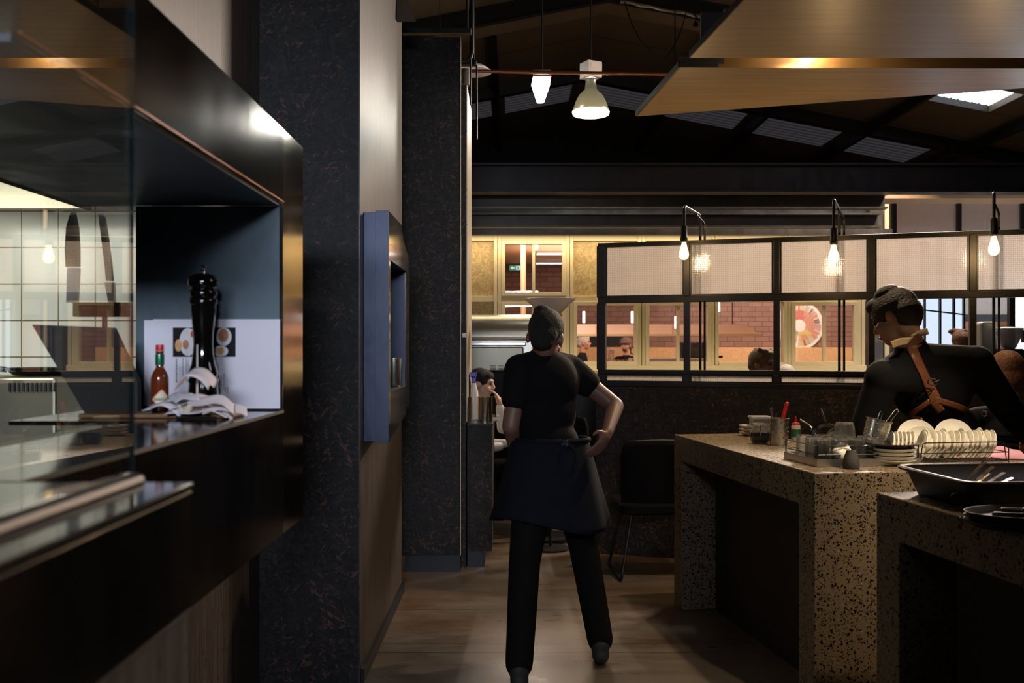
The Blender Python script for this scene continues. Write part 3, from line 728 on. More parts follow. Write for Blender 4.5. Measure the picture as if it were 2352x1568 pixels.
t = thing('paper_box', 'small white and green box on the dark ledge behind the middle window', 'box', (3.0, 16.9, 1.455))
MB().box(2.96, 3.16, 16.95, 17.08, 1.456, 1.53).build('carton', 'ceramic_shade', t); MB().box(2.97, 3.02, 16.945, 16.95, 1.46, 1.52).build('label', 'label_green', t)

# ---------------------------------------------------------------- glazed steel screen in front of the dining room
def line_pt(px, off=0.0):
    k = (px - CX) / F; d = 7.2026 / (1 + .3216 * k); return Vector((k * d, d, 0))
SA = line_pt(1382); SU = (line_pt(2232) - SA).normalized(); SN = Vector((-SU.y, SU.x, 0))   # SN points away from the camera
ang = math.atan2(SU.y, SU.x)
XS = Matrix.Translation(SA) @ Matrix.Rotation(ang, 4, 'Z')
t = thing('glazed_screen', 'black steel framed screen of gridded and clear glass panes under three bulbs', 'screen', tuple(SA))
t.rotation_euler.z = ang
def sb(name, m, boxes, parent=None, bevel=0.003):
    mb = MB()
    for b in boxes: mb.box(*b)
    o = mb.build(name, m, None, bevel=bevel, origin=(0, 0, 0)); o.location = (0, 0, 0); o.parent = parent or t; return o
PU = [0, .597, 1.191, 1.785, 2.384, 2.98, 3.58]
ZT, ZM1, ZM0, ZL1, ZL0, ZB = 2.168, 1.787, 1.747, 1.283, 1.253, 1.165
fr = [(-.022, 3.6, -.025, .025, ZT - .02, ZT), (-.022, 3.6, -.025, .025, ZM0, ZM1), (-.022, 3.6, -.03, .03, ZL0, ZL1), (-.022, 3.6, -.03, .03, ZB, ZB + .03)]
sb('rails', 'black_paint', fr)
for i, u in enumerate(PU):
    wd = .03 if i == 0 else .02
    sb('upright', 'black_paint', [(u - wd, u + wd, -.03, .03, ZB + .03, ZL0), (u - wd, u + wd, -.03, .03, ZL1, ZM0), (u - wd, u + wd, -.03, .03, ZM1, ZT - .02)])
for i in range(6):
    a, b = PU[i] + (.03 if i == 0 else .02), PU[i + 1] - .02
    for z0, z1, m in ((ZM1, ZT - .02, 'grid_glass'), (ZL1, ZM0, 'window_glass'), (ZB + .03, ZL0, 'grid_glass')):
        pane = sb('grid_pane' if m == 'grid_glass' else 'clear_pane', m, [(a, b, -.003, .003, z0, z1)], bevel=0)
        if m == 'grid_glass':
            sb('glazing_bead', 'black_paint', [(a, b, -.02, -.004, z1 - .012, z1), (a, b, -.02, -.004, z0, z0 + .012), (a, a + .012, -.02, -.004, z0 + .012, z1 - .012), (b - .012, b, -.02, -.004, z0 + .012, z1 - .012)], pane, bevel=0)
# low wall below the screen
mb = MB(XS); mb.box(-.03, 3.7, -.06, .06, 0, ZB - .001)
struct(mb.build('wall_screen', 'osb_black', origin=tuple(SA)))

# wall lamps: poles behind the screen with arms over it
for px, bpx, by, lab in ((1606, 1571, 578, 'hooked pipe lamp with a glowing bulb over the left of the glazed screen'), (1928, 1915, 585, 'hooked pipe lamp with a glowing bulb over the middle of the glazed screen'), (2286, 2283, 566, 'hooked pipe lamp with a glowing bulb above the barista at the right')):
    P0 = line_pt(px); P0 = P0 + SN * .06
    bd = P0.y - .46; B = at(bpx, by, bd)
    t = thing('pipe_lamp', lab, 'lamp', (P0.x, P0.y, 0), 'pipe lamps over the glazed screen')
    ztop = 2.345
    top = Vector((P0.x, P0.y, ztop)); bt = Vector((B.x, B.y, ztop))
    mb = MB(); mb.tube(bend([(P0.x, P0.y, 0.0), top - Vector((0, 0, .0)), bt, (B.x, B.y, B.z + .13)], .05), .0095, 10); mb.build('pipe', 'black_paint', t, smooth=True)
    q = SU * .03
    mb = MB(); mb.tube(bend([(P0.x + q.x, P0.y + q.y, .0), (P0.x + q.x, P0.y + q.y, ztop - .06), (P0.x + (bt.x - P0.x) * .25, P0.y + (bt.y - P0.y) * .25, ztop - .012)], .04), .008, 8); mb.build('brace_pipe', 'black_paint', t, smooth=True)
    MB().lathe([(0, .165), (.018, .165), (.02, .15), (.021, .095), (.024, .09), (.024, .07), (.017, .06), (0, .06)], B, 20).build('socket', 'black_paint', t, smooth=True)
    bulb = MB().lathe([(.013, .066), (.014, .055), (.020, .03), (.029, 0), (.0315, -.018), (.028, -.036), (.016, -.049), (.002, -.053)], B, 24).build('bulb', 'bulb_glass', t, smooth=True)
    mb = MB()
    for k in range(6):
        a = k * math.pi / 3; b = a + math.pi / 6
        mb.tube([B + Vector((.006 * math.cos(a), .006 * math.sin(a), .035)), B + Vector((.011 * math.cos(b), .011 * math.sin(b), -.03))], .0022, 5)
    mb.build('filament', 'bulb_filament', bulb)
    lamp('POINT', 'bulb_light', tuple(B + Vector((0, -.0, -.0))), 15, (1.0, 0.66, 0.33), size=.012, parent=t)

# ---------------------------------------------------------------- second screen and bright windows at the right
X2 = [3.62, 3.83, 4.48, 5.12, 5.8, 6.5]
t = thing('far_glazed_screen', 'tall black framed gridded glass screen behind the right end of the nearer one', 'screen', (4.9, 10.0, 0))
MB().box(3.6, 6.6, 9.97, 10.03, 2.90, 2.96).box(3.6, 6.6, 9.97, 10.03, 1.70, 1.77).box(3.6, 6.6, 9.97, 10.03, 0, .9).build('rails', 'black_paint', t)
for x in X2:
    MB().box(x - .022, x + .022, 9.965, 10.035, .9, 1.70).box(x - .022, x + .022, 9.965, 10.035, 1.77, 2.90).build('upright', 'black_paint', t)
for a, b in zip(X2, X2[1:]):
    MB().box(a + .022, b - .022, 9.997, 10.003, 1.77, 2.90).build('grid_pane', 'grid_glass', t)
struct(box('trim_60', 'beam_grey', 3.40, 3.52, 9.45, 9.6, 0, 2.8))
struct(box('trim_61', 'pine', 3.54, 3.58, 9.45, 9.6, 0, 2.8))
WB = 0.001
t = thing('steel_window', 'tall bright daylit window with thin black glazing bars right of the barista', 'window', (3.92, 9.0, 0.8))
MB().box(3.66, 4.10, 9.03, 9.04, .03, 2.22).build('pane', 'window_sky', t)
mb = MB()
for x in (3.66, 3.735, 3.875, 4.0, 4.09): mb.box(x - .008, x + .008, 9.0, 9.03, .001, 2.25)
mb.bar((3.66, 9.01, 1.785), (4.10, 9.01, 1.735), .02, .012); mb.box(3.65, 4.11, 9.0, 9.045, 2.22, 2.25); mb.build('glazing_bars', 'black_paint', t)
t = thing('steel_window', 'large white daylit window cut by the right edge of the photo', 'window', (4.8, 9.0, 0.8))
MB().box(4.55, 5.6, 9.03, 9.04, 1.10, 2.25).box(4.5, 5.6, 9.02, 9.05, .001, 1.05).build('pane', 'window_sky_bright', t)
MB().box(4.50, 4.55, 9.0, 9.05, 1.05, 2.28).box(4.55, 5.6, 9.0, 9.03, 1.39, 1.40).build('frame', 'black_paint', t)

# ================================================================== LEFT: KITCHEN PASS
struct(box('wall_pass', 'ply_edge', -1.25, -1.075, 0.2, 4.24, 1.975, 4.45))
struct(box('wall_pass_low', 'ply_edge', -1.25, -1.075, 0.2, 3.45, 0, 1.20)); struct(box('wall_pass_end', 'ply_edge', -1.25, -1.0751, 3.451, 4.239, 0, 1.974))
PIL = MB().box(-1.20, -.655, 4.24, 5.85, 0, 4.75).build('wall_pillar', 'osb_black'); struct(PIL)
box('side_cladding', 'ply_edge', -.655, -.647, 4.243, 5.85, 0, 4.75, PIL)
box('skirting', 'dark_plinth', -.6465, -.632, 4.26, 5.85, 0.002, 0.06, PIL)
t = thing('kitchen_pass', 'black steel kitchen pass housing with a glossy shelf and blue steel end panel', 'serving pass', (-.8, 1.9, 0.966))
ZS = 1.2755
box('fascia', 'black_steel', -.583, -.575, 1.16, 2.50, 1.798, 1.972, t)
box('fascia_top', 'black_steel', -1.072, -.575, 1.16, 2.735, 1.9725, 1.982, t)
box('soffit', 'blue_steel', -1.072, -.584, 1.16, 2.50, 1.788, 1.797, t)
box('soffit_lip', 'copper', -.5748, -.5725, 1.16, 2.50, 1.7965, 1.8, t)
box('end_panel', 'blue_steel', -.945, -.584, 2.50, 2.508, ZS + .0005, 1.787, t)
box('side_panel', 'mirror_steel', -.583, -.575, 2.5005, 2.735, .966, 1.972, t)
box('front_panel', 'black_steel', -.583, -.575, 1.16, 2.50, .966, ZS - .010, t)
MB().prism([(-.80, 1.16), (-.5745, 1.16), (-.5745, 2.499), (-1.072, 2.499), (-1.072, 2.12), (-.80, 2.12)], ZS - .0095, ZS).build('pass_shelf', 'shelf_black', t)
box('shelf_edge', 'stainless_brushed', -.5742, -.5728, 1.16, 2.499, ZS - .007, ZS, t)
box('base_panel', 'black_steel', -.80, -.584, 1.16, 2.735, .966, .976, t)
# near counter with a glass guard
t = thing('near_counter', 'black topped counter end close to the camera under the glass guard', 'counter', (-.6, .75, 0))
box('body', 'ply_edge', -.80, -.372, .25, 1.142, 0, 1.13, t)
box('apron', 'black_steel', -.80, -.367, .25, 1.145, 1.131, 1.268, t, bevel=.003)
box('countertop', 'shelf_black', -.80, -.366, .25, 1.146, 1.269, 1.276, t, bevel=.002)
t = thing('glass_guard', 'upright clear glass guard standing on the near counter in a metal channel', 'glass panel', (-.435, .75, 1.276))
MB().box(-.4375, -.4325, .3, 1.138, 1.2885, 2.4).build('glass_sheet', 'sheet_glass', t)
box('ground_edge', 'glass_edge', -.4376, -.4324, 1.1382, 1.1400, 1.2885, 2.4, t)
MB().prism([(-.447, 1.277), (-.420, 1.277), (-.423, 1.285), (-.429, 1.288), (-.441, 1.288), (-.445, 1.285)], .28, 1.143, 'Y').build('channel', 'bronze_channel', t, bevel=.002)

# ---- things on the pass shelf
ZS = 1.2755
t = thing('pepper_mill', 'tall black lacquered pepper mill with a metal knob in front of the menu sheets', 'pepper mill', (0, 0, 0))
DM = 2.36; mc = at(467, 900, DM); t.location = (mc.x, mc.y, ZS); t['_o'] = (mc.x, mc.y, ZS); q = DM / F
def pz(y): return H + (HY - y) * q - ZS
bodyp = [(0, 0.001), (35 * q, .001), (37 * q, .012), (35 * q, .03), (32 * q, pz(880)), (35 * q, pz(872)), (31 * q, pz(866)), (33.5 * q, pz(857)), (31.5 * q, pz(848)), (27 * q, pz(835)), (23.5 * q, pz(810)), (22 * q, pz(790)), (23 * q, pz(765)), (25.5 * q, pz(740)), (28.5 * q, pz(715)), (29 * q, pz(703)), (29 * q, pz(700))]
MB().lathe(bodyp + [(0, pz(700))], (mc.x, mc.y, ZS), 48).build('body', 'black_lacquer', t, smooth=True, angle=60)
MB().lathe([(0, pz(700)), (30 * q, pz(699)), (32.5 * q, pz(693)), (31 * q, pz(687)), (28 * q, pz(683)), (31 * q, pz(678)), (32 * q, pz(671)), (29 * q, pz(666)), (27 * q, pz(664))], (mc.x, mc.y, ZS), 48).build('neck_rings', 'black_lacquer', t, smooth=True, angle=60)
MB().lathe([(27 * q, pz(664)), (33 * q, pz(660)), (35.5 * q, pz(652)), (35 * q, pz(643)), (30 * q, pz(635)), (20 * q, pz(629.5)), (10 * q, pz(628)), (0, pz(628))], (mc.x, mc.y, ZS), 48).build('head', 'black_lacquer', t, smooth=True, angle=60)
MB().lathe([(0, pz(628)), (5 * q, pz(628)), (4 * q, pz(623)), (7 * q, pz(620)), (4.5 * q, pz(617)), (8 * q, pz(613)), (7 * q, pz(610)), (0, pz(609.5))], (mc.x, mc.y, ZS), 24).build('knob', 'chrome', t, smooth=True)
t = tag(MB().box(-.96, -.615, 2.20, 2.29, ZS + .0003, ZS + .010).build('wooden_board', 'wood_board', bevel=.003), 'flat brown wooden board on the pass under the sauce bottle and receipts', 'board')
# re-seat the mill on the board
ZB_ = ZS + .0105
# hot sauce bottle
bc = at(367, 900, 2.25); B0 = Vector((bc.x, bc.y, ZB_)); q = 2.25 / F
def bz(y): return H + (HY - y) * q - ZB_
t = thing('hot_sauce_bottle', 'small red hot sauce bottle with a red cap and green neck foil', 'bottle', tuple(B0))
MB().lathe([(0, .0005), (.0175, .0005), (.0195, .004), (.0195, bz(869)), (.0182, bz(862)), (.0143, bz(853)), (.0091, bz(845)), (.0081, bz(838)), (.0081, bz(812)), (.0094, bz(809)), (.0094, bz(806)), (0, bz(806))], B0, 32).build('bottle_body', 'hot_sauce', t, smooth=True, angle=60)
MB().lathe([(.0098, bz(838)), (.0099, bz(837)), (.0098, bz(814)), (.0096, bz(813))], B0, 32).build('neck_foil', 'green_foil', t, smooth=True)
MB().lathe([(0, bz(805.5)), (.0088, bz(805.5)), (.009, bz(804)), (.0086, bz(792)), (.0078, bz(791)), (0, bz(791))], B0, 24, flute=12, fd=.03).build('screw_cap', 'red_plastic', t, smooth=True, angle=30)
th0 = -math.pi / 2 + .55; rr = .0199
def lab(a, b, rr=rr, s=1.0):
    # diamond wrapped round the bottle, a,b in -1..1 along the diagonals
    x, z = (a + b) * .5 * s, (b - a) * .5 * s
    tt = th0 + x * .023 / rr; return (B0.x + rr * math.cos(tt), B0.y + rr * math.sin(tt), B0.z + .030 + z * .023)
dm = MB().grid(lambda a, b: lab(2 * a - 1, 2 * b - 1), 14, 14).build('diamond_label', 'label_orange', t, smooth=True)
MB().grid(lambda a, b: lab(2 * a - 1, 2 * b - 1, rr + .0004, .84), 14, 14).build('label_field', 'label_cream', dm, smooth=True)
fc = bpy.data.curves.new('lettering', 'FONT'); fc.body = 'TABASCO'; fc.size = .0088; fc.align_x = 'CENTER'; fc.align_y = 'CENTER'; fc.extrude = .0002; fc.materials.append(M['label_green'])
tmp = bpy.data.objects.new('tmp', fc); C.objects.link(tmp); bpy.context.view_layer.update()
me = bpy.data.meshes.new_from_object(tmp.evaluated_get(bpy.context.evaluated_depsgraph_get())); bpy.data.objects.remove(tmp)
fo = bpy.data.objects.new('lettering', me); C.objects.link(fo); fo.parent = dm
tt = th0; fo.location = (B0.x + (rr + .002) * math.cos(tt) - dm['_o'][0], B0.y + (rr + .002) * math.sin(tt) - dm['_o'][1], B0.z + .030 - dm['_o'][2]); fo.rotation_euler = (R(90), 0, tt + math.pi / 2)
# menu sheets
t = thing('menu_sheet', 'white menu sheet with food photos and sideways text behind the pepper mill', 'sheet', (-.75, 2.49, ZS))
def P3(px, py, d): return at(px, py, d)
def plate(px0, py0, px1, py1, d, th=.0012):
    a = at(px0, py1, d); b = at(px1, py0, d); return MB().box(a.x, b.x, d, d + th, a.z, b.z)
plate(352, 733, 643, 938, 2.490).build('paper', 'white_paper', t)
ph = plate(397, 752, 541, 819, 2.4885).build('food_photo', 'photo_black', t)
def disc(px, py, rx, ry, d, m, par, nm):
    c = at(px, py, d); q = d / F; pts = [(c.x + rx * q * math.cos(k * math.pi / 16), c.z + ry * q * math.sin(k * math.pi / 16)) for k in range(32)]
    return MB().prism(pts, d - .0004, d, 'Y').build(nm, m, par)
disc(432, 785, 20, 32, 2.4880, 'food_plate', ph, 'plate_picture'); disc(514, 773, 18, 21, 2.4880, 'food_plate', ph, 'plate_picture'); disc(507, 806, 17, 12.5, 2.4880, 'food_plate', ph, 'plate_picture')
disc(513, 770, 12, 15, 2.4876, 'food_brown', ph, 'food_picture'); disc(506, 806, 9, 8, 2.4876, 'food_orange', ph, 'food_picture'); disc(410, 793, 8, 14, 2.4876, 'food_orange', ph, 'food_picture'); disc(427, 791, 7, 11, 2.4876, 'food_brown', ph, 'food_picture'); disc(443, 767, 5, 8, 2.4876, 'red_plastic', ph, 'food_picture')
random.seed(3)
mb = MB()
for px, y0, y1, wd in ((405, 824, 878, 2.6), (420, 823, 878, 1.6), (428, 823, 876, 1.6), (432, 826, 860, 1.2), (501, 834, 888, 1.8), (509, 862, 890, 1.5), (514, 858, 896, 1.6), (518, 888, 902, 1.5), (523, 888, 905, 1.5)):
    y = y0
    while y < y1:
        l = random.uniform(2, 6); a = at(px - wd / 2, min(y + l, y1), 2.4885); b = at(px + wd / 2, y, 2.4885); mb.box(a.x, b.x, 2.4892, 2.4896, a.z, b.z); y += l + 1.3
mb.build('printed_lines', 'print_ink', t)
t = tag(plate(331, 735, 400, 932, 2.4935).build('blank_sheet', 'white_paper'), 'blank white sheet half hidden behind the menu sheet at its left', 'sheet')
t = tag(plate(560, 735, 645, 940, 2.4915, .0015).build('black_folder', 'photo_black'), 'thin black folder edge standing behind the white menu sheet', 'folder')
# receipts on a spike
rc = at(462, 930, 2.23); rz0 = ZB_ + .001
t = thing('receipt_spike', 'thin metal spike rising from the pile of receipts', 'spike', (rc.x - .009, 2.235, rz0))
sx = at(453, 860, 2.235).x
MB().cyl((sx, 2.235, rz0 + .003), (sx, 2.235, H + (HY - 791) * 2.235 / F), .0030, .0016, 10).build('rod', 'white_enamel', t, smooth=True)
MB().cyl((sx, 2.235, rz0), (sx, 2.235, rz0 + .003), .035, n=28).build('base', 'black_plastic', t)
random.seed(11)
labels = ['curled top receipt arching over the pile', 'cream receipt folded forward on the left of the pile', 'white receipt jutting to the right of the pile', 'grey shaded receipt poking out at the far left of the pile', 'receipt with a torn corner in the middle of the pile', 'receipt fanned out lowest at the front right', 'small receipt slip sticking up behind the fold', 'bottom receipt lying flat under the others']
specs = [(0.0, .095, 0, .085, .075, 'receipt_paper', .040, .062, -.012), (-.045, .035, -24, .075, .07, 'cream_paper', .014, .022, .0), (.040, .040, 14, .11, .075, 'receipt_paper', .010, .0, -.02), (-.075, .02, -10, .10, .06, 'white_paper', .012, .0, .0), (.0, .030, 6, .12, .075, 'receipt_paper', .012, -.0, .0), (.065, .016, 22, .11, .07, 'receipt_paper', .006, .0, .01), (-.02, .05, 40, .07, .05, 'white_paper', .01, .0, -.03), (.01, .008, -6, .16, .08, 'receipt_paper', .004, 0, 0)]
for k, (ox, oz, rt, ln_, wd, m, arch, lift, oy) in enumerate(specs):
    mat = Matrix.Translation((rc.x + ox * .9, 2.20 + oy * .7, rz0 + .004 + max(.0, oz - .006) * .62)) @ Matrix.Rotation(R(rt), 4, 'Z') @ Matrix.Rotation(R(14), 4, 'X') @ Matrix.Scale(.88, 4)
    def fn(a, b, ln_=ln_, wd=wd, arch=arch, k=k):
        x = (a - .5) * ln_; z = arch * math.sin(math.pi * a) + (.008 * math.sin(7 * b + k * 2) * a) - (.02 if arch < .02 and a > .8 else 0) * (a - .8) * 3
        return (x, (b - .5) * wd, z + .003 * math.sin(9 * a + k))
    o = MB(mat).grid(fn, 18, 8).build('receipt', m, smooth=True, solid=.0006)
    tag(o, labels[k] + ' on the pass', 'receipt', 'receipts on the spike')
t = tag(MB().box(rc.x - .035, rc.x + .055, 2.16, 2.172, ZS + .0005, ZS + .007).build('black_clip', 'black_plastic', bevel=.004), 'flat black clip strip in front of the receipts', 'clip')

# ---- kitchen seen through the pass
struct(box('wall_kitchen', 'white_tile', -4.1, -1.26, 4.10, 4.2, 0, 4.3, origin=(-2.02, 4.1, 0.045)))
struct(box('trim_70', 'black_matte', -4.1, -1.26, 0.2, 4.09, 2.75, 2.8))
t = thing('extractor_hood', 'stainless extractor hood hanging over the kitchen line', 'extractor hood', (-2.2, 2.8, 1.95))
mb = MB(); mb.prism([(-2.9, 1.95), (-2.86, 1.95), (-2.5, 2.40), (-1.95, 2.40), (-1.64, 1.97), (-1.60, 1.95), (-1.60, 2.03), (-1.9, 2.50), (-2.55, 2.50), (-2.9, 2.03)], 1.4, 3.79, 'Y'); mb.build('canopy', 'stainless_dull', t)
box('rear_plate', 'stainless_dull', -2.86, -1.62, 3.76, 3.79, 1.96, 2.40, t)
MB().box(-2.3, -1.9, 3.4, 3.7, 2.36, 2.395).build('filter', 'stainless_brushed', t)
t = thing('kitchen_oven', 'olive grey steel oven back with a row of vent slots below the tiles', 'oven', (-1.8, 3.75, 0))
box('casing', 'stainless_dull', -2.6, -1.66, 3.62, 4.05, 0, 1.325, t, bevel=.01)
for k in range(11):
    px = 22 + 10.3 * k; a = at(px - 2.2, 899, 3.615); b = at(px + 2.2, 879, 3.615)
    MB().box(a.x, b.x, 3.612, 3.6195, a.z, b.z).build('vent_slot', 'black_matte', t)
t = thing('frying_pan', 'dark shallow frying pan on top of the vented oven', 'pan', (-1.78, 3.8, 1.326))
MB().lathe([(0, 0), (.10, 0), (.135, .03), (.138, .03), (.103, -.0), (.1, .004), (0, .004)], (-1.80, 3.82, 1.328), 36).build('bowl', 'black_steel', t, smooth=True, angle=60)
MB().cyl((-1.93, 3.80, 1.35), (-2.15, 3.76, 1.37), .011).build('handle', 'black_plastic', t, smooth=True)
t = tag(box('steel_upright', 'black_paint', -1.935, -1.900, 3.52, 3.56, 0, 1.95), 'dark square upright at the left edge of the kitchen opening', 'post')
D = 2.3
pts = [(72, 745), (258, 752), (316, 876), (316, 984), (196, 984)]
pl = [(at(a, b, D).x, at(a, b, D).z) for a, b in pts]; pl = [(a, max(z, ZS + .001)) for a, z in pl]
tag(MB().prism(pl, D, D + .025, 'Y').build('black_chopping_board', 'black_matte', bevel=.002), 'large black board with slanted sides standing on the pass behind the glass', 'board')
tag(box('kitchen_bench', 'stainless_dull', -1.62, -1.26, 2.5, 3.44, 0, .95), 'steel kitchen bench behind the pass under the knife rack', 'bench')
# knives on a black rack
D = 2.92
kr = thing('knife_rack', 'black knife rack on a thin stem in front of the tiles', 'rack', (at(228, 710, D).x, D, .95))
a = at(166, 727, D); b = at(290, 694, D)
MB().box(a.x, b.x, D, D + .03, a.z, b.z).build('rack_bar', 'black_matte', kr, bevel=.003)
c = at(236, 760, D); MB().cyl((c.x, D + .015, .951), (c.x, D + .015, a.z), .008).build('stem', 'black_paint', kr, smooth=True)
MB().cyl((c.x, D + .015, .951), (c.x, D + .015, .959), .05, n=24).build('foot', 'black_paint', kr, smooth=True)
for lab_, bl, hd, yo in (('broad pale kitchen knife standing point up left on the rack', [(147, 612), (145, 570), (148, 520), (157, 490), (166, 478), (172, 486), (178, 520), (181, 570), (181, 612)], [(150, 694), (152, 614), (180, 614), (176, 694)], 0), ('curved pale kitchen knife standing point up right on the rack', [(240, 645), (236, 600), (228, 540), (222, 490), (232, 489), (240, 500), (247, 545), (254, 600), (258, 645)], [(247, 694), (238, 648), (260, 648), (262, 694)], -.004)):
    pp = [(at(x, y, D).x, at(x, y, D).z) for x, y in bl]; hh_ = [(at(x, y, D).x, at(x, y, D).z) for x, y in hd]
    k = thing('kitchen_knife', lab_, 'knife', (hh_[0][0], D + .012, hh_[0][1]), 'knives on the rack')
    MB().prism(pp, D + .010, D + .013, 'Y').build('blade', 'stainless', k)
    MB().prism(hh_, D + .002, D + .020, 'Y').build('handle', 'ceramic_shade', k, bevel=.003)

# ---------------------------------------------------------------- steel hatch on the side of the pillar
t = thing('steel_hatch', 'blue steel serving hatch box fixed to the side of the near pillar', 'hatch', (-.59, 4.75, 1.02))
box('outer_jamb', 'blue_steel_dark', -.6465, -.594, 4.345, 4.36, 1.025, 2.025, t, bevel=.001)
box('inner_jamb', 'blue_steel_dark', -.5935, -.537, 4.33, 4.345, 1.02, 2.03, t, bevel=.001)
box('jamb_return', 'mirror_steel', -.543, -.537, 4.346, 4.40, 1.02, 2.03, t)
MB().prism([(4.401, 1.82), (5.06, 1.82), (5.06, 1.925), (4.95, 1.96), (4.85, 2.03), (4.401, 2.03)], -.543, -.537, 'X').build('header', 'mirror_steel', t)
MB().prism([(5.061, 1.13), (5.21, 1.13), (5.21, 1.90), (5.061, 1.925)], -.60, -.537, 'X').build('end_post', 'mirror_steel', t)
MB().prism([(4.401, 1.03), (5.06, 1.10), (5.06, 1.239), (4.401, 1.239)], -.543, -.537, 'X').build('apron', 'black_steel', t)
box('hatch_shelf', 'blue_steel_dark', -.6465, -.5435, 4.361, 5.058, 1.228, 1.240, t)
box('niche_back', 'blue_steel_dark', -.6465, -.642, 4.361, 5.058, 1.241, 1.82, t)
box('niche_end', 'blue_steel_dark', -.6415, -.5435, 5.048, 5.058, 1.241, 1.82, t)
box('niche_top', 'blue_steel_dark', -.6465, -.5435, 4.361, 5.058, 1.821, 1.83, t)
t = tag(MB().lathe([(0, .001), (.031, .001), (.034, .006), (.037, .135), (.041, .138), (.041, .141), (.035, .141), (.031, .01), (0, .008)], (-.585, 4.93, 1.2405), 36).build('steel_pot', 'stainless_brushed', smooth=True, angle=50), 'small straight steel pot standing in the pillar hatch', 'pot')

# ---------------------------------------------------------------- second pillar, side panel and low counter
struct(box('wall_pillar_far', 'osb_black', -1.25, -.331, 6.37, 6.49, 0.108, 3.42, bevel=.002))
struct(box('baseboard_pillar', 'dark_plinth', -.685, -.331, 6.375, 6.45, 0, 0.107))
sp = struct(box('wall_panel', 'osb_black', -.331, -.300, 6.50, 7.2, 0.0, 3.15)); box('side_cladding', 'ply_edge_pale', -.300, -.293, 6.505, 7.2, 0.95, 3.15, sp)
struct(box('trim_71', 'pine', -.3312, -.3265, 6.364, 6.3695, .11, 3.42))
t = thing('low_counter', 'low dark flake board counter between the far pillar and the walkway', 'counter', (-.2, 6.9, 0))
box('carcass', 'osb_black', -.292, -.131, 6.5, 7.35, .107, .925, t); box('plinth', 'dark_plinth', -.292, -.18, 6.52, 7.3, 0, .107, t); box('worktop', 'black_plastic', -.292, -.125, 6.49, 7.36, .926, .942, t)
ZC = .943
def canister(name, label, cat, px, d, r, h, m='stainless', rim=True):
    x = (px - CX) / F * d
    prof = [(0, 0), (r, 0), (r, h - .006), (r * 1.06 if rim else r, h - .003), (r * 1.06 if rim else r, h), (r * .94, h), (r * .94, .01), (0, .01)]
    return tag(MB().lathe(prof, (x, d, ZC), 40).build(name, m, smooth=True, angle=50), label, cat)
canister('steel_canister', 'narrow steel canister half hidden by the far pillar', 'canister', 1071.5, 6.60, .034, .165)
canister('steel_canister', 'wider open steel canister on the low counter', 'canister', 1114, 6.62, .052, .165)
x = (1076 - CX) / F * 6.75
tag(MB().lathe([(0, 0), (.02, 0), (.02, .26), (.014, .285), (.014, .31), (0, .31)], (x, 6.76, ZC), 24).build('steel_flask', 'chrome', smooth=True, angle=50), 'tall thin chrome flask behind the narrow canister', 'flask')
t = thing('spray_bottle', 'white spray bottle with a blue trigger head between the canisters', 'bottle', ((1088 - CX) / F * 6.85, 6.85, ZC))
o0 = Vector(t.location)
MB().lathe([(0, 0), (.036, 0), (.037, .01), (.036, .12), (.03, .19), (.018, .235), (.016, .25), (0, .25)], o0, 28).build('bottle_body', 'white_plastic', t, smooth=True, angle=60)
mb = MB(); mb.box(o0.x - .012, o0.x + .014, o0.y - .02, o0.y + .03, ZC + .25, ZC + .29); mb.box(o0.x - .05, o0.x + .02, o0.y - .014, o0.y + .014, ZC + .29, ZC + .325); mb.bar(o0 + Vector((-.03, 0, .29)), o0 + Vector((-.045, 0, .245)), .012, .01); mb.build('trigger_head', 'blue_plastic', t, bevel=.005)
t = thing('tap_lever', 'small white lever knob on the edge of the low counter', 'knob', (-.11, 6.66, .93))
MB().cyl((-.124, 6.66, .955), (-.098, 6.66, .955), .014).build('stub', 'white_plastic', t, smooth=True); MB().box(-.102, -.086, 6.65, 6.67, .945, .985).build('lever', 'white_plastic', t, bevel=.003)
t = tag(MB().box(-.3225, -.299, 6.46, 6.498, 1.50, 1.53).build('door_latch', 'white_enamel', bevel=.002), 'small pale latch on the edge of the side panel', 'latch')

# ---------------------------------------------------------------- pipes, trays and lamps under the roof
t = thing('cable_tray', 'dark steel cable tray and hangers beside the top of the far pillar', 'cable tray', (-.4, 6.9, 3.4))
a = at(925, 73, 6.6); b = at(1082, 73, 6.6); MB().bar(a, b, .06, .032).build('channel', 'beam_steel', t)
a = at(1040, 145, 7.4); b = at(1094, 145, 7.4); MB().bar(a, b, .06, .034).build('channel', 'beam_steel', t)
for px, d, y0, y1 in ((1073, 6.6, -60, 68), (1089, 7.4, -60, 140), (1095, 7.4, 150, 320), (1081, 6.9, -60, 240)):
    MB().cyl(at(px, y0, d), at(px, y1, d), .007, n=8).build('hanger_rod', 'black_paint', t, smooth=True)
MB().tube(bend([at(1083, -60, 6.9), at(1084, 122, 6.9), at(1078, 136, 6.9), at(1050, 138, 6.9)], .06), .014, 10).build('conduit', 'black_paint', t, smooth=True)
a = at(925, 0, 5.9); t = tag(MB().prism([(-.66, 3.60), (-.54, 3.27), (-.66, 3.27)], 5.6, 5.62, 'Y').build('drilled_bracket', 'roof_lining'), 'brown perforated bracket at the top edge beside the near pillar', 'bracket')
a = at(1060, 163, 7.9); b = at(1700, 172, 7.9)
t = thing('copper_pipe', 'thin copper pipe running across under the roof behind the white lamps', 'pipe', tuple(at(1375, 168, 7.9)))
MB().tube([at(1000, 162, 7.9), at(1240, 167, 7.9), at(1500, 170, 7.9), at(1750, 172, 7.9)], .011, 10).build('pipe_run', 'copper', t, smooth=True)
MB().tube([at(1000, 160, 7.92), at(1240, 163, 7.92), at(1500, 168, 7.92), at(1750, 170, 7.92)], .006, 8).build('tied_cable', 'wood_board', t, smooth=True)
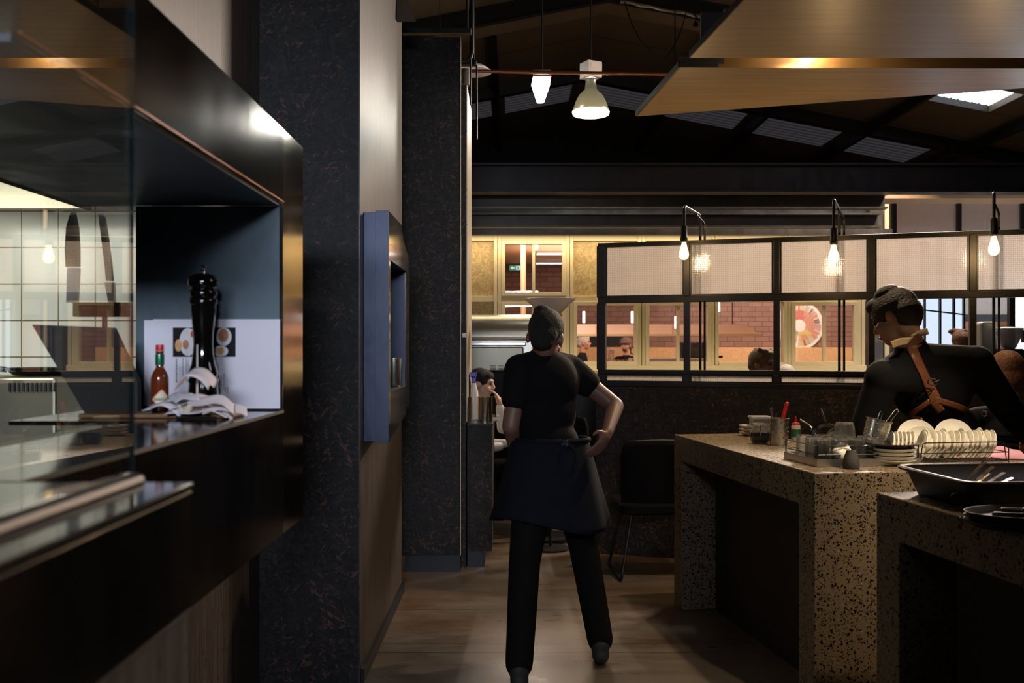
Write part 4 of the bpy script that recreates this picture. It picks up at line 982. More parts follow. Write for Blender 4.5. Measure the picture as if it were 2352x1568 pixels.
for px in (1010, 1740): a = at(px, 166, 7.9); MB().cyl(a, (a.x, a.y, rz(a.x)), .003, n=6).build('hanger', 'black_wire', t)
t = thing('disc_pendant', 'pale flat round pendant shade beside the top of the far pillar', 'lamp', tuple(at(1082, 158, 9.5)))
p = at(1082, 158, 9.5); MB().lathe([(.20, -.03), (.13, .02), (.03, .035), (0, .035)], p, 36).build('shade', 'white_enamel', t, smooth=True, solid=.006)
MB().cyl(p + Vector((0, 0, .03)), (p.x, p.y, rz(p.x) - .05), .004, n=6).build('cord', 'black_wire', t)
# round duct behind the pillar
tag(MB().cyl(at(1068, 197, 7.3), at(1068, 160, 7.3), .045, n=24).build('duct_stub', 'stainless_dull', smooth=True), 'short round duct stub above the side panel', 'duct')
# emergency lamp
d = 8.6; p = at(1243, 160, d); q = d / F
t = thing('emergency_lamp', 'white wedge shaped hanging lamp with a glowing tapered diffuser', 'lamp', (p.x, p.y, p.z - .3))
a = at(1224, 176, d); b = at(1264, 160, d); MB().box(a.x, b.x, d, d + .07, a.z, b.z).build('housing', 'white_enamel', t, bevel=.003)
mb = MB(); mb.prism([(at(x, y, d).x, at(x, y, d).z) for x, y in ((1224, 177), (1264, 177), (1263, 193), (1249, 233), (1234, 233), (1221, 193))][::-1], d + .005, d + .06, 'Y'); mb.build('diffuser', 'lamp_face', t, bevel=.006)
MB().cyl(at(1245, 160, d + .03), (p.x + .01, d + .03, rz(p.x) - .02), .009, n=8).build('stem', 'black_paint', t, smooth=True)
o = MB().ell(at(1266, 176, d - .004), .004, nu=8, nv=6).build('indicator', 'red_led', t)
# high-bay lamp
d = 8.9; p = at(1357, 160, d); q = d / F; c0 = Vector((p.x, p.y, 0))
t = thing('high_bay_lamp', 'large bell shaped white hanging lamp glowing brightly at its rim', 'lamp', (p.x, p.y, H + (HY - 270) * q))
def hz(y): return H + (HY - y) * q
a = at(1335, 181, d - .09); b = at(1366, 142, d - .09)
mb = MB(Matrix.Translation((p.x, d, 0)) @ Matrix.Rotation(R(28), 4, 'Z')); mb.box(-.072, .072, -.072, .072, hz(180), hz(144)); mb.build('ballast_box', 'white_enamel', t, bevel=.003)
mb = MB(Matrix.Translation((p.x, d, 0)) @ Matrix.Rotation(R(28), 4, 'Z')); mb.box(-.045, .02, -.0735, -.0725, hz(158), hz(150)); mb.box(-.05, -.01, -.0735, -.0725, hz(176), hz(173)); mb.build('label_marks', 'ceramic_shade', t)
MB().lathe([(.046, hz(181)), (.046, hz(185)), (.042, hz(188)), (.052, hz(206)), (.075, hz(212)), (.105, hz(220)), (.132, hz(234)), (.150, hz(248)), (.164, hz(258))], c0, 56, flute=28, fd=.012).build('bell_shade', 'prism_shade', t, smooth=True, solid=.004)
MB().lathe([(.158, hz(255)), (.166, hz(257)), (.160, hz(263)), (.12, hz(266)), (0, hz(267))], c0, 48).build('lens', 'lamp_face', t, smooth=True)
MB().cyl((p.x, d, hz(183)), (p.x, d, hz(197)), .012, n=12).build('burner', 'lamp_face', t, smooth=True)
MB().cyl((p.x, d, hz(144)), (p.x - .0, d, rz(p.x) - .03), .006, n=8).build('suspension_rod', 'black_wire', t, smooth=True)
lamp('POINT', 'high_bay_light', (p.x, d, hz(275)), 55, (1.0, .97, .86), size=.12, parent=t)
# silver duct and loose cables by the rafter
t = thing('foil_duct', 'crinkled silver foil duct lying along the right rafter', 'duct', tuple(at(1540, 25, 10.2)))
random.seed(8); pts = [at(1425 + 24 * k, 3 + 4.6 * k, 10.15) + Vector((0, 0, random.uniform(-.008, .008))) for k in range(11)]
MB().tube(pts, [random.uniform(.014, .028) for _ in pts], 9).build('foil_tube', 'stainless', t)
for k, (pp) in enumerate(([(1435, 5), (1452, 60), (1478, 105), (1520, 135)], [(1575, 30), (1565, 70), (1545, 110), (1525, 138)], [(1590, 15), (1600, 45), (1625, 62), (1650, 40), (1655, 20)], [(1612, 20), (1614, 55), (1640, 48), (1642, 25)])):
    tag(MB().tube(bend([at(x, y, 10.1) for x, y in pp], .3), .006, 6).build('loose_cable', 'black_wire', smooth=True), ['long thin cable hanging from the left end of the foil duct', 'thin cable swinging down right of the long one', 'looped cable bundled at the right of the foil duct', 'short cable loop inside the bundle by the canopy'][k], 'cable')
pg = at(1598, 60, 10.08); tag(MB().lathe([(0, 0), (.028, 0), (.024, .03), (.010, .05), (.006, .09), (0, .09)], pg, 16).build('hanging_plug', 'black_plastic', smooth=True), 'black mains plug dangling from the cables under the roof', 'plug')

# ---------------------------------------------------------------- timber canopy over the benches
ZP = 2.90
t = thing('timber_canopy', 'large hanging timber canopy with a lit slot over the stone benches', 'canopy', (2.2, 4.6, ZP))
A_ = [(1.14, 2.2), (4.4, 2.2), (4.4, 5.035), (.901, 5.035), (.981, 4.202)]
B_ = [(.882, 5.215), (4.08, 5.235), (2.89, 5.62), (.7916, 6.307)]
MB().prism(A_, ZP, ZP + .02).build('near_panel', 'canopy_ply', t); MB().prism(B_, ZP, ZP + .02).build('far_panel', 'canopy_ply', t)
MB().prism([(.882, 5.216), (1.109, 5.216), (1.109, 5.226), (.882, 5.226)], ZP + .0205, ZP + .06).build('slot_lip', 'canopy_edge', t)
MB().box(1.11, 4.08, 5.228, 5.245, ZP + .021, ZP + .22).build('slot_face', 'canopy_ply', t)
MB().box(1.07, 4.3, 5.0, 5.227, ZP + .221, ZP + .24).build('slot_top', 'canopy_edge', t)
MB().box(.95, 4.3, 5.0, 5.03, ZP + .021, ZP + .22).build('slot_rear', 'canopy_edge', t)
mb = MB()
def rimbar(a, b): mb.bar((a[0], a[1], ZP + .017), (b[0], b[1], ZP + .017), .012, .032)
rimbar((.901, 5.04), (.981, 4.202)); rimbar((.981, 4.202), (1.14, 2.2)); rimbar((.786, 6.31), (.877, 5.215)); rimbar((.79, 6.312), (2.89, 5.626)); rimbar((.877, 5.211), (1.08, 5.211)); mb.build('edging', 'canopy_edge', t)
for x, y in ((1.05, 4.6), (.95, 5.8), (3.0, 3.0), (2.4, 5.6), (3.8, 4.6)):
    MB().cyl((x, y, ZP + .02), (x, y, rz(x) - .01), .004, n=6).build('hanging_wire', 'black_wire', t)

# ================================================================== STONE BENCHES
TH = R(8.4); C0 = Vector((1.164, 3.83, 0)); C1 = Vector((1.215, 3.32, 0))
XB = Matrix.Translation(C0) @ Matrix.Rotation(TH, 4, 'Z'); XC = Matrix.Translation(C1) @ Matrix.Rotation(TH, 4, 'Z')
ZT_, TK = .95, .139
t = thing('stone_bench', 'large speckled stone service bench carrying the white crockery', 'bench', tuple(C0))
ZU = ZT_ - TK
mb = MB(XB); mb.prism([(0, .001), (0, ZT_), (1.76, ZT_), (1.76, .001), (1.62, .001), (1.62, ZU), (.14, ZU), (.14, .001)], 0, .52, 'X'); mb.build('stone_frame', 'terrazzo', t, bevel=.004)
mb = MB(XB); mb.prism([(0, .001), (0, ZT_), (.50, ZT_), (.50, ZU), (.14, ZU), (.14, .001)], .5205, 1.9, 'X'); mb.build('stone_return', 'terrazzo', t)
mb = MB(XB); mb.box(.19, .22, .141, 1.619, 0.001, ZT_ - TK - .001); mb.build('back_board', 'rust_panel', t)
t = thing('stone_bench', 'nearer speckled stone bench cut by the right edge under the black tub', 'bench', tuple(C1))
mb = MB(XC); mb.prism([(-1.7, .001), (-1.7, ZT_), (0, ZT_), (0, .001), (-.14, .001), (-.14, ZU), (-1.56, ZU), (-1.56, .001)], 0, 1.8, 'X'); mb.build('stone_frame', 'terrazzo', t, bevel=.004)
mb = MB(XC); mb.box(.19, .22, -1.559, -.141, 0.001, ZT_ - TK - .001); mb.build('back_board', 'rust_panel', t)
def loc(u, v, z=ZT_): return XB @ Vector((u, v, z))
E = .0008
# ---- crockery prototypes (built at the origin, base at z = 0)
def prot(mb, name, mat, **k):
    return mb.build(name, mat, None, smooth=True, origin=(0, 0, 0), **k)
def saucer_mb(r): return MB().lathe([(0, 0), (r * .52, 0), (r * .56, .004), (r * .92, .013), (r, .017), (r * .995, .020), (r * .9, .0165), (r * .55, .008), (r * .30, .0065), (r * .27, .0085), (0, .0075)], (0, 0, 0), 40)
def plate_mb(r): return MB().lathe([(0, 0), (r * .58, 0), (r * .62, .004), (r * .80, .008), (r, .020), (r * .995, .024), (r * .80, .0125), (r * .62, .008), (0, .007)], (0, 0, 0), 48)
def bowl_mb(r, h): return MB().lathe([(0, 0), (r * .45, 0), (r * .48, .004), (r * .8, h * .5), (r, h), (r * .97, h + .001), (r * .76, h * .52), (r * .42, .009), (0, .007)], (0, 0, 0), 44)
first = {}
def put(kind, maker, name, mat, M4, label, cat, group):
    if kind not in first:
        o = prot(maker(), name, mat, angle=60); first[kind] = o
    else:
        o = first[kind].copy(); C.objects.link(o)
    o.matrix_world = M4; tag(o, label, cat, group); return o
ORD = 'first second third fourth fifth sixth seventh eighth ninth tenth eleventh twelfth thirteenth fourteenth fifteenth sixteenth seventeenth'.split()
def stand(u, v, r, lean, yaw, z=ZT_):
    """a dish on its edge, its upper face turned towards -u and leaning back"""
    p = loc(u, v, z)
    return Matrix.Translation(p) @ Matrix.Rotation(TH + R(yaw), 4, 'Z') @ Matrix.Rotation(R(-90 + lean), 4, 'Y') @ Matrix.Translation((r, 0, 0))
random.seed(21)
for i in range(6):
    u = .452 + .0165 * i
    r = .060
    put('saucer', lambda: saucer_mb(.060), 'saucer', 'ceramic', stand(u + .012, .27, r, 12 + i, -14, ZT_ + .012), 'white saucer on edge in the left group of the rack, %s from the left' % ORD[i], 'saucer', 'saucers at the left of the rack')
for i in range(16):
    u = .605 + .0207 * i; rr_ = 'saucer' if i % 5 else 'bowl_small'
    if i % 4 == 1:
        put('cup_dish', lambda: bowl_mb(.063, .034), 'small_bowl', 'ceramic', stand(u + .012, .29, .063, 14, -12, ZT_ + .012), 'small white bowl on edge in the long rack row, %s from the left' % ORD[i], 'bowl', 'dishes in the long rack row')
    else:
        put('saucer', None, 'saucer', 'ceramic', stand(u + .012, .285, .060, 14 + random.uniform(-2, 2), -12, ZT_ + .012), 'white saucer on edge in the long rack row, %s from the left' % ORD[i], 'saucer', 'dishes in the long rack row')
# big plates standing behind, turned to the viewer
for (u, v, r, lean, yaw, lab) in ((.665, .405, .084, 22, 72, 'large white plate standing behind the left end of the long saucer row'), (.66, .365, .070, 26, 66, 'white bowl plate standing in front of the left large plate'), (.845, .41, .084, 24, 74, 'large white plate standing behind the middle of the long saucer row')):
    put('plate%.3f' % r, lambda r=r: plate_mb(r), 'dinner_plate', 'ceramic', stand(u, v, r, lean, yaw, ZT_ + .006), lab, 'plate', 'plates standing in the rack')
cupp = [(0, 0), (.022, 0), (.030, .012), (.036, .035), (.038, .058), (.0355, .058), (.033, .035), (.027, .014), (0, .006)]
p = loc(.566, .255, ZT_ + E + .006); t = tag(MB().lathe(cupp, p, 32).build('white_cup', 'ceramic', smooth=True, angle=60), 'white cup standing between the two groups of saucers', 'cup')
# wire racks
def wire(name, label, u0, u1, v0, v1, h):
    t = thing(name, label, 'rack', tuple(loc(u0, v0)))
    mb = MB(XB); r = .0022
    for v in (v0, v1):
        mb.tube(bend([(u0 + .01, v, ZT_ + .010), (u0 + .022, v, ZT_ + h), (u1 - .022, v, ZT_ + h), (u1 - .01, v, ZT_ + .010)], .012), r, 6)
    mb.build('side_rail', 'black_wire', t, smooth=True)
    mb = MB(XB)
    for z in (.010, .045): mb.tube([(u0, v0, ZT_ + z), (u1, v0, ZT_ + z), (u1, v1, ZT_ + z), (u0, v1, ZT_ + z)], r, 6, closed=True)
    for u, v in ((u0, v0), (u1, v0), (u0, v1), (u1, v1)): mb.tube([(u, v, ZT_ + E), (u, v, ZT_ + .075)], r, 6)
    mb.build('frame', 'black_wire', t, smooth=True)
    mb = MB(XB); n_ = int((u1 - u0) / .02)
    for k in range(n_): mb.tube([(u0 + (u1 - u0) * (k + .5) / n_, v0, ZT_ + .008), (u0 + (u1 - u0) * (k + .5) / n_, v1, ZT_ + .008)], .0014, 5)
    mb.build('base_wires', 'black_wire', t, smooth=True)
    return t
wire('dish_rack', 'black wire dish rack holding the long row of white saucers', .555, .965, .215, .46, .088)
# glass rack: steel tray with wire rails
t = thing('glass_rack', 'steel tray with black wire rails full of upturned glasses', 'rack', tuple(loc(.095, .178)))
u0, u1, v0, v1 = .095, .545, .178, .50
mb = MB(XB); mb.box(u0, u1, v0, v1, ZT_ + E, ZT_ + .004); mb.box(u0, u1, v0, v0 + .003, ZT_ + .004, ZT_ + .032); mb.box(u0, u1, v1 - .003, v1, ZT_ + .004, ZT_ + .032); mb.box(u0, u0 + .003, v0 + .003, v1 - .003, ZT_ + .004, ZT_ + .032); mb.box(u1 - .003, u1, v0 + .003, v1 - .003, ZT_ + .004, ZT_ + .032)
mb.build('tray', 'stainless_brushed', t)
mb = MB(XB); r = .0022
a, b = u0 + .006, u1 - .006; c, d = v0 + .008, v1 - .008
mb.tube([(a, c, ZT_ + .048), (b, c, ZT_ + .048), (b, d, ZT_ + .048), (a, d, ZT_ + .048)], r, 6, closed=True)
mb.tube([(a, c, ZT_ + .084), (a, d, ZT_ + .084)], r, 6); mb.tube([(b, c, ZT_ + .084), (b, d, ZT_ + .084)], r, 6)
mb.tube(bend([(a + .03, c, ZT_ + .034), (a + .05, c, ZT_ + .084), (a + .33, c, ZT_ + .084), (a + .35, c, ZT_ + .034)], .012), r, 6)
for u in (a, b):
    for v in (c, d): mb.tube([(u, v, ZT_ + .02), (u, v, ZT_ + .088)], .003, 6)
mb.build('wire_rails', 'black_wire', t, smooth=True)
def tumbler_mb(r, h):
    return MB().lathe([(r, 0), (r * .97, h * .5), (r * .90, h - .006), (r * .84, h), (0, h), (0, h - .007), (r * .78, h - .009), (r * .90, h * .5), (r * .93, .001)], (0, 0, 0), 30, flute=15, fd=.018)
k = 0
rows = ['front', 'middle', 'back']
for j, v in enumerate((.232, .310, .388)):
    for i, u in enumerate((.140, .216, .292, .368)):
        if (i, j) in ((3, 2),): continue
        p = loc(u + random.uniform(-.003, .003), v + random.uniform(-.003, .003), ZT_ + .005)
        put('tumbler', lambda: tumbler_mb(.0355, .108), 'tumbler', 'drinking_glass', Matrix.Translation(p), 'upturned clear tumbler in the %s row of the tray, %s from the left' % (rows[j], ORD[i]), 'glass', 'tumblers in the glass rack')
p = loc(.352, .452, ZT_ + .005)
tag(MB().lathe([(.044, 0), (.043, .06), (.046, .10), (.040, .145), (.036, .153), (0, .155), (0, .147), (.033, .145), (.039, .10), (.038, .06), (.040, .001)], p, 36).build('tall_jar', 'drinking_glass', smooth=True, angle=60), 'tall upturned glass jar at the right of the tumblers', 'jar')
p = loc(.20, .205, ZT_ + .034)
t = tag(MB(Matrix.Translation(loc(.190, .203, ZT_ + .040)) @ Matrix.Rotation(R(65), 4, 'Y') @ Matrix.Rotation(R(-40), 4, 'X')).lathe(cupp, (0, 0, 0), 32).build('white_cup', 'ceramic', smooth=True, angle=60), 'white cup lying on its side at the front of the glass tray', 'cup')
# perforated holders
def holder(M4, r, h, label, par=None):
    t = thing('perforated_holder', label, 'cutlery holder', tuple(M4.to_translation()))
    t['_o'] = tuple(M4.to_translation())
    MB(M4).lathe([(0, 0), (r * .94, 0), (r * .96, .004), (r, h - .004), (r * 1.10, h - .001), (r * 1.10, h + .001), (r * .97, h), (r * .93, .008), (0, .006)], (0, 0, 0), 44).build('cup_body', 'stainless_brushed', t, smooth=True, angle=50)
    mb = MB(M4)
    for zi in range(5):
        for ai in range(12):
            a = 2 * math.pi * (ai + .5 * (zi % 2)) / 12; z = h * (.14 + .18 * zi)
            n = Vector((math.cos(a), math.sin(a), 0)); c = n * (r * .985); mb.cyl((c.x, c.y, z), tuple(Vector((c.x, c.y, z)) + n * .0022), .0048, .0036, 10)
    mb.build('drain_holes', 'stainless', t, smooth=True)
    return t
p = on(1794, 1024); holder(Matrix.Translation(p + Vector((0, .04, E))), .0455, .132, 'upright perforated steel holder with a red handled tool in it')
hp = p + Vector((0, .04, 0))
tag(MB().cap(hp + Vector((-.01, 0, .03)), hp + Vector((.040, .0, .205)), .007, .0105).build('red_handled_tool', 'red_plastic', smooth=True), 'red plastic handled tool sticking out of the upright holder', 'utensil')
tag(MB().bar(hp + Vector((-.020, .01, .02)), hp + Vector((-.036, .01, .185)), .014, .004).build('steel_spoon', 'stainless', bevel=.002), 'pale steel spoon handle sticking up left of the red tool', 'spoon')
M4 = Matrix.Translation(loc(.455, .415, ZT_ + .026)) @ Matrix.Rotation(R(14), 4, 'Y')
holder(M4, .052, .150, 'tilted perforated steel holder at the right end of the glass tray')
for (dx, dz, tilt, ln_, lab) in ((.045, .10, 38, .11, 'wire loop handled tongs sticking out of the tilted holder'), (.02, .11, 20, .07, 'short spoon handle in the tilted holder')):
    q = M4.to_translation() + Vector((dx, 0, dz)); e = q + Vector((math.sin(R(tilt)) * ln_, 0, math.cos(R(tilt)) * ln_)); s_ = Vector((.006, 0, -.004))
    tag(MB().tube(bend([q - s_, e - s_, e + (e - q).normalized() * .006, e + s_, q + s_], .005), .0022, 6).build('tongs' if tilt > 30 else 'spoon_handle', 'stainless', smooth=True), lab, 'utensil')
# steel pans standing on edge
for (px, py, r, lab, yaw) in ((1916, 1002, .072, 'dark round steel pan standing on edge behind the tumblers', 58), (1938, 1006, .062, 'smaller ridged steel pan leaning in front of the dark one', 64)):
    v_ = .60 if r > .07 else .545
    p = loc(.335 if r > .07 else .375, v_, ZT_ + .006)
    M4 = Matrix.Translation(p) @ Matrix.Rotation(TH + R(yaw), 4, 'Z') @ Matrix.Rotation(R(-76), 4, 'Y') @ Matrix.Translation((r, 0, 0))
    t = thing('steel_pan', lab, 'pan', tuple(p))
    MB(M4).lathe([(0, 0), (r * .86, 0), (r * .93, .004), (r, .024), (r * .985, .024), (r * .9, .008), (r * .7, .004), (r * .66, .006), (r * .5, .004), (r * .46, .006), (0, .004)], (0, 0, 0), 48).build('pan_body', 'stainless_dull' if r < .07 else 'mirror_steel', t, smooth=True, angle=50)
    if r > .07: MB(M4).tube([(r * .98, 0, .02), (r + .035, .012, .028), (r + .06, .02, .03)], .004, 8).build('handle', 'stainless', t, smooth=True)
# whisk handle, sauce bottle, jar, tub, saucers at the back
q0 = on(1850, 1000) ; a = at(1838, 963, 4.72); b = at(1872, 990, 4.66)
tag(MB().tube([a, a + (b - a) * .5 + Vector((.004, 0, .004)), b, loc(.30, .47, ZT_ + .035)], [.004, .0035, .003, .003], 8).build('steel_ladle', 'stainless', smooth=True), 'thin steel ladle handle leaning left behind the tumblers', 'ladle')
p = on(1828, 1012); p.z += E
t = thing('sauce_bottle', 'small squeeze bottle with a red nozzle behind the glass tray', 'bottle', tuple(p))
MB().lathe([(0, 0), (.022, 0), (.023, .005), (.023, .075), (.020, .082), (0, .082)], p, 28).build('bottle_body', 'cream_paper', t, smooth=True, angle=50)
MB().lathe([(0, .0825), (.021, .0825), (.018, .092), (.007, .098), (.0045, .125), (0, .126)], p, 24).build('nozzle', 'red_plastic', t, smooth=True, angle=50)
MB().lathe([(.0234, .02), (.0234, .06)], p, 28).build('label', 'label_green', t, smooth=True)
p = on(1750, 1020); p.z += E; p.y += .03
t = thing('storage_jar', 'round clip top glass jar of dark coffee beans on the bench', 'jar', tuple(p))
MB().lathe([(0, .0), (.036, .0), (.050, .014), (.056, .04), (.053, .064), (.040, .078), (.038, .088), (.036, .088), (.0375, .076), (.050, .062), (.0535, .04), (.047, .016), (.034, .003), (0, .003)], p, 36).build('glass_body', 'drinking_glass', t, smooth=True, angle=60)
MB().lathe([(0, .006), (.034, .006), (.046, .018), (.051, .04), (.048, .058), (0, .060)], p, 30).build('beans', 'coffee_beans', t, smooth=True)
MB().lathe([(.0385, .089), (.044, .091), (.043, .099), (.02, .104), (0, .105)], p, 30).build('lid', 'drinking_glass', t, smooth=True, solid=.003)
mb = MB(); mb.tube([p + Vector((.0405 * math.cos(a), .0405 * math.sin(a), .086)) for a in (2 * math.pi * k / 24 for k in range(24))], .0018, 6, closed=True); mb.tube([p + Vector((-.038, -.02, .086)), p + Vector((-.054, -.026, .07)), p + Vector((-.056, -.02, .045))], .0018, 6); mb.tube([p + Vector((-.010, -.045, .10)), p + Vector((-.016, -.056, .06)), p + Vector((-.010, -.058, .03))], .0016, 6); mb.build('wire_clip', 'chrome', t, smooth=True)
p = on(1757, 1004); p.z += E; p.y += .1
t = thing('plastic_tub', 'clear plastic tub with a pale lid behind the coffee jar', 'tub', tuple(p))
MB().box(p.x - .052, p.x + .048, p.y - .04, p.y + .05, p.z, p.z + .092).build('tub_body', 'clear_tub', t, bevel=.008); MB().box(p.x - .057, p.x + .053, p.y - .045, p.y + .055, p.z + .0925, p.z + .108).build('lid', 'hopper_plastic', t, bevel=.004)
p = on(1724, 1001)
for i in range(3): put('saucer', None, 'saucer', 'ceramic', Matrix.Translation(p + Vector((0, .02, E + i * .0185))), 'white saucer in the short stack at the far left of the bench, %s' % ['lowest', 'middle one', 'topmost'][i], 'saucer', 'short saucer stack on the bench')
# stack of plates with a dark one on top
p = on(2047, 1066); 
for i in range(4): put('side_plate', lambda: MB().lathe([(0, 0), (.058, 0), (.062, .005), (.088, .012), (.098, .019), (.098, .023), (.088, .0185), (.06, .010), (0, .009)], (0, 0, 0), 48), 'side_plate', 'ceramic_shade', Matrix.Translation(p + Vector((0, .0, E + i * .0155))), 'pale plate under the dark dish on the bench, %s' % ['lowest of the stack', 'second from the bottom', 'third from the bottom', 'topmost pale one'][i], 'plate', 'plate stack at the front of the bench')
tag(MB().lathe([(0, 0), (.06, 0), (.065, .006), (.095, .016), (.106, .022), (.106, .026), (.094, .0235), (.062, .014), (0, .012)], p + Vector((0, 0, E + .063)), 52).build('dark_plate', 'dark_ceramic', smooth=True, angle=60), 'glossy dark brown plate on top of the pale plate stack', 'plate')
p = on(1955, 1076)
tag(MB().lathe([(0, 0), (.030, 0), (.033, .006), (.0325, .03), (.026, .052), (.0185, .068), (.018, .0725), (.015, .0725), (.015, .066), (.02, .05), (.024, .02), (0, .006)], p + Vector((0, 0, E)), 36).build('bud_vase', 'stoneware', smooth=True, angle=60), 'small matte black ceramic vase standing at the front of the bench', 'vase')
# pink cloth
pc = on(2262, 1052); random.seed(4)
def cloth(a, b):
    x = (a - .5) * .30; y = (b - .5) * .13
    e = math.sin(math.pi * b) ** .6 * math.sin(math.pi * min(1, a * .9 + .05)) ** .5
    z = e * (.018 + .040 * a) + .006 * math.sin(a * 17 + b * 6) * e + .007 * math.sin(b * 19 - a * 8) * e
    return tuple(pc + Vector((x, y + .02 * math.sin(a * 5), E + .002 + max(0, z))))
tag(MB().grid(cloth, 60, 36).build('cleaning_cloth', 'pink_cloth', smooth=True, solid=.002, angle=180), 'crumpled pink cleaning cloth lying against the dish rack', 'cloth')
# black tub with forks
t = thing('bus_tub', 'deep black plastic tub with a rolled rim on the near bench', 'tub', (1.62, 3.1, ZT_))
def rrect(x0, x1, y0, y1, r, z, n=6):
    pts = []
    for cx_, cy_, a0 in ((x1 - r, y1 - r, 0), (x0 + r, y1 - r, 90), (x0 + r, y0 + r, 180), (x1 - r, y0 + r, 270)):
        for k in range(n + 1): pts.append((cx_ + r * math.cos(R(a0 + 90 * k / n)), cy_ + r * math.sin(R(a0 + 90 * k / n)), z))
    return pts
def loft(mb, rings, cap0=True, cap1=True):
    ids = [mb._p(r_) for r_ in rings]; n = len(rings[0])
    for a, b in zip(ids, ids[1:]):
        for j in range(n): mb.f.append((a + j, a + (j + 1) % n, b + (j + 1) % n, b + j))
    if cap0: mb.f.append(tuple(ids[0] + j for j in range(n))[::-1])
    if cap1: mb.f.append(tuple(ids[-1] + j for j in range(n)))
XT = Matrix.Translation((1.62, 3.13, 0)) @ Matrix.Rotation(R(5.5), 4, 'Z')
def rr4(g, z, r=.05): return rrect(-.325 + g, .30 - g, -.23 + g, .23 - g, r, z)
mb = MB(XT); loft(mb, [rr4(.05, ZT_ + E, .03), rr4(.045, ZT_ + .006, .04), rr4(.018, ZT_ + .080), rr4(.0, ZT_ + .082), rr4(-.004, ZT_ + .090), rr4(.0, ZT_ + .094), rr4(.008, ZT_ + .094), rr4(.020, ZT_ + .084), rr4(.048, ZT_ + .012, .04)]); mb.build('tub_shell', 'black_plastic', t, smooth=True, angle=50)
for y0 in (.06, -.02, -.10):
    mb = MB(XT); mb.box(-.16, .02, y0, y0 + .028, ZT_ + .013, ZT_ + .052); mb.build('floor_ridge', 'black_plastic', t, bevel=.01)
def fork(M4, k):
    mb = MB(M4); mb.bar((0, 0, 0), (.10, 0, .002), .006, .002); mb.bar((.10, 0, .002), (.125, 0, .004), .018, .0015)
    for q in range(4): mb.bar((.122, -.0075 + q * .005, .004), (.165, -.0075 + q * .005, .008), .0022, .0014)
    return mb
pf = at(2252, 1082, 3.02)
fl = ['upright fork with its tines raised highest in the tub', 'fork leaning right behind the raised fork', 'fork lying lower in the middle of the bunch', 'fork with tines pointing right in the tub', 'lowest fork resting on the tub ridge', 'short showing fork at the front of the bunch']
for k, (yw, pt, dx, dz) in enumerate(((20, -55, 0, .0), (14, -48, .012, -.006), (8, -38, .03, -.01), (4, -30, .045, -.014), (-4, -24, .05, -.02), (26, -34, .02, -.016))):
    M4 = Matrix.Translation((pf.x - .09 + dx, pf.y + .004 * k, ZT_ + .032 + dz * .5)) @ Matrix.Rotation(R(yw), 4, 'Z') @ Matrix.Rotation(R(pt * .62), 4, 'Y')
    tag(fork(M4, k).build('fork', 'stainless'), fl[k], 'fork', 'forks in the black tub')
# oval trays with knives
po = Vector((1.475, 2.66, ZT_))
def oval(z, g, n=56): return [(po.x + (.262 - g) * math.cos(2 * math.pi * k / n), po.y + (.135 - g) * math.sin(2 * math.pi * k / n), z) for k in range(n)]
for i in range(3):
    z = ZT_ + E + i * .0105
    mb = MB(); loft(mb, [oval(z, .035), oval(z + .004, .02), oval(z + .020, .0), oval(z + .023, .0), oval(z + .0225, .005), oval(z + .008, .024), oval(z + .006, .036)])
    tag(mb.build('oval_tray', 'black_plastic', smooth=True, angle=60), ['lowest oval black tray in the stack on the near bench', 'middle oval black tray in the stack on the near bench', 'top oval black tray holding the table knives'][i], 'tray', 'oval trays on the near bench')
kl = ['table knife with its dark handle nearest the left tip of the oval tray', 'table knife lying behind on the oval tray', 'table knife with a thick brown handle in the middle of the oval tray', 'upper table knife propped along the back of the oval tray', 'table knife lying at the front of the oval tray', 'table knife with its bolster showing at the right of the oval tray']
zt = ZT_ + .030
for k, (x, y, yw, z) in enumerate(((1.29, 2.66, -12, 0), (1.33, 2.70, 6, .004), (1.36, 2.64, 3, .014), (1.42, 2.70, -8, .022), (1.40, 2.60, 10, .004), (1.47, 2.65, -2, .012))):
    M4 = Matrix.Translation((x, y, zt + z)) @ Matrix.Rotation(R(yw), 4, 'Z')
    t = thing('table_knife', kl[k], 'knife', (x, y, zt + z), 'knives on the oval tray')
    mb = MB(M4); mb.cap((0, 0, .0065), (.085, 0, .0065), .0075, .0062, 10); mb.build('handle', 'dark_ceramic', t, smooth=True)
    mb = MB(M4); mb.bar((.088, 0, .006), (.20, 0, .004), .015, .002); mb.ell((.09, 0, .0065), (.006, .007, .007), nu=10, nv=6); mb.build('blade', 'stainless', t)

# ================================================================== DINING FURNITURE
def shell_chair(name, label, x, y, rz_):
    t = thing(name, label, 'chair', (0, 0, 0)); t['_o'] = (0, 0, 0)
    def back(a, b):
        th = (a - .5) * 2.0; w_ = .24 + .03 * b - .10 * max(0, b - .8) * 2
        return (w_ * math.sin(th) * 1.05, -.16 - .10 * b + .16 * (1 - math.cos(th)), .44 + .43 * b - .02 * abs(a - .5) * b)
    MB().grid(back, 20, 12).build('backrest', 'black_cloth', t, smooth=True, solid=.035, angle=180)
    mb = MB(); loft(mb, [[(px_, py_, z_) for px_, py_, z_ in rrect(-.24, .24, -.22, .24, .09, z)] for z in (.40, .43, .47)]); mb.build('seat', 'black_cloth', t, smooth=True, bevel=.015, angle=40)
    for sx in (-1, 1):
        MB().tube(bend([(sx * .17, .16, .40), (sx * .25, .21, .012), (sx * .25, -.25, .012), (sx * .17, -.16, .40)], .03), .009, 8).build('leg', 'black_paint', t, smooth=True)
    t.location = (x, y, 0); t.rotation_euler.z = R(rz_); return t
shell_chair('dining_chair', 'black upholstered chair with wire legs beside the far end of the stone bench', .90, 6.35, 4)
c2 = shell_chair('dining_chair', 'black chair half hidden behind the waiter at the dark table', .36, 8.0, 170)
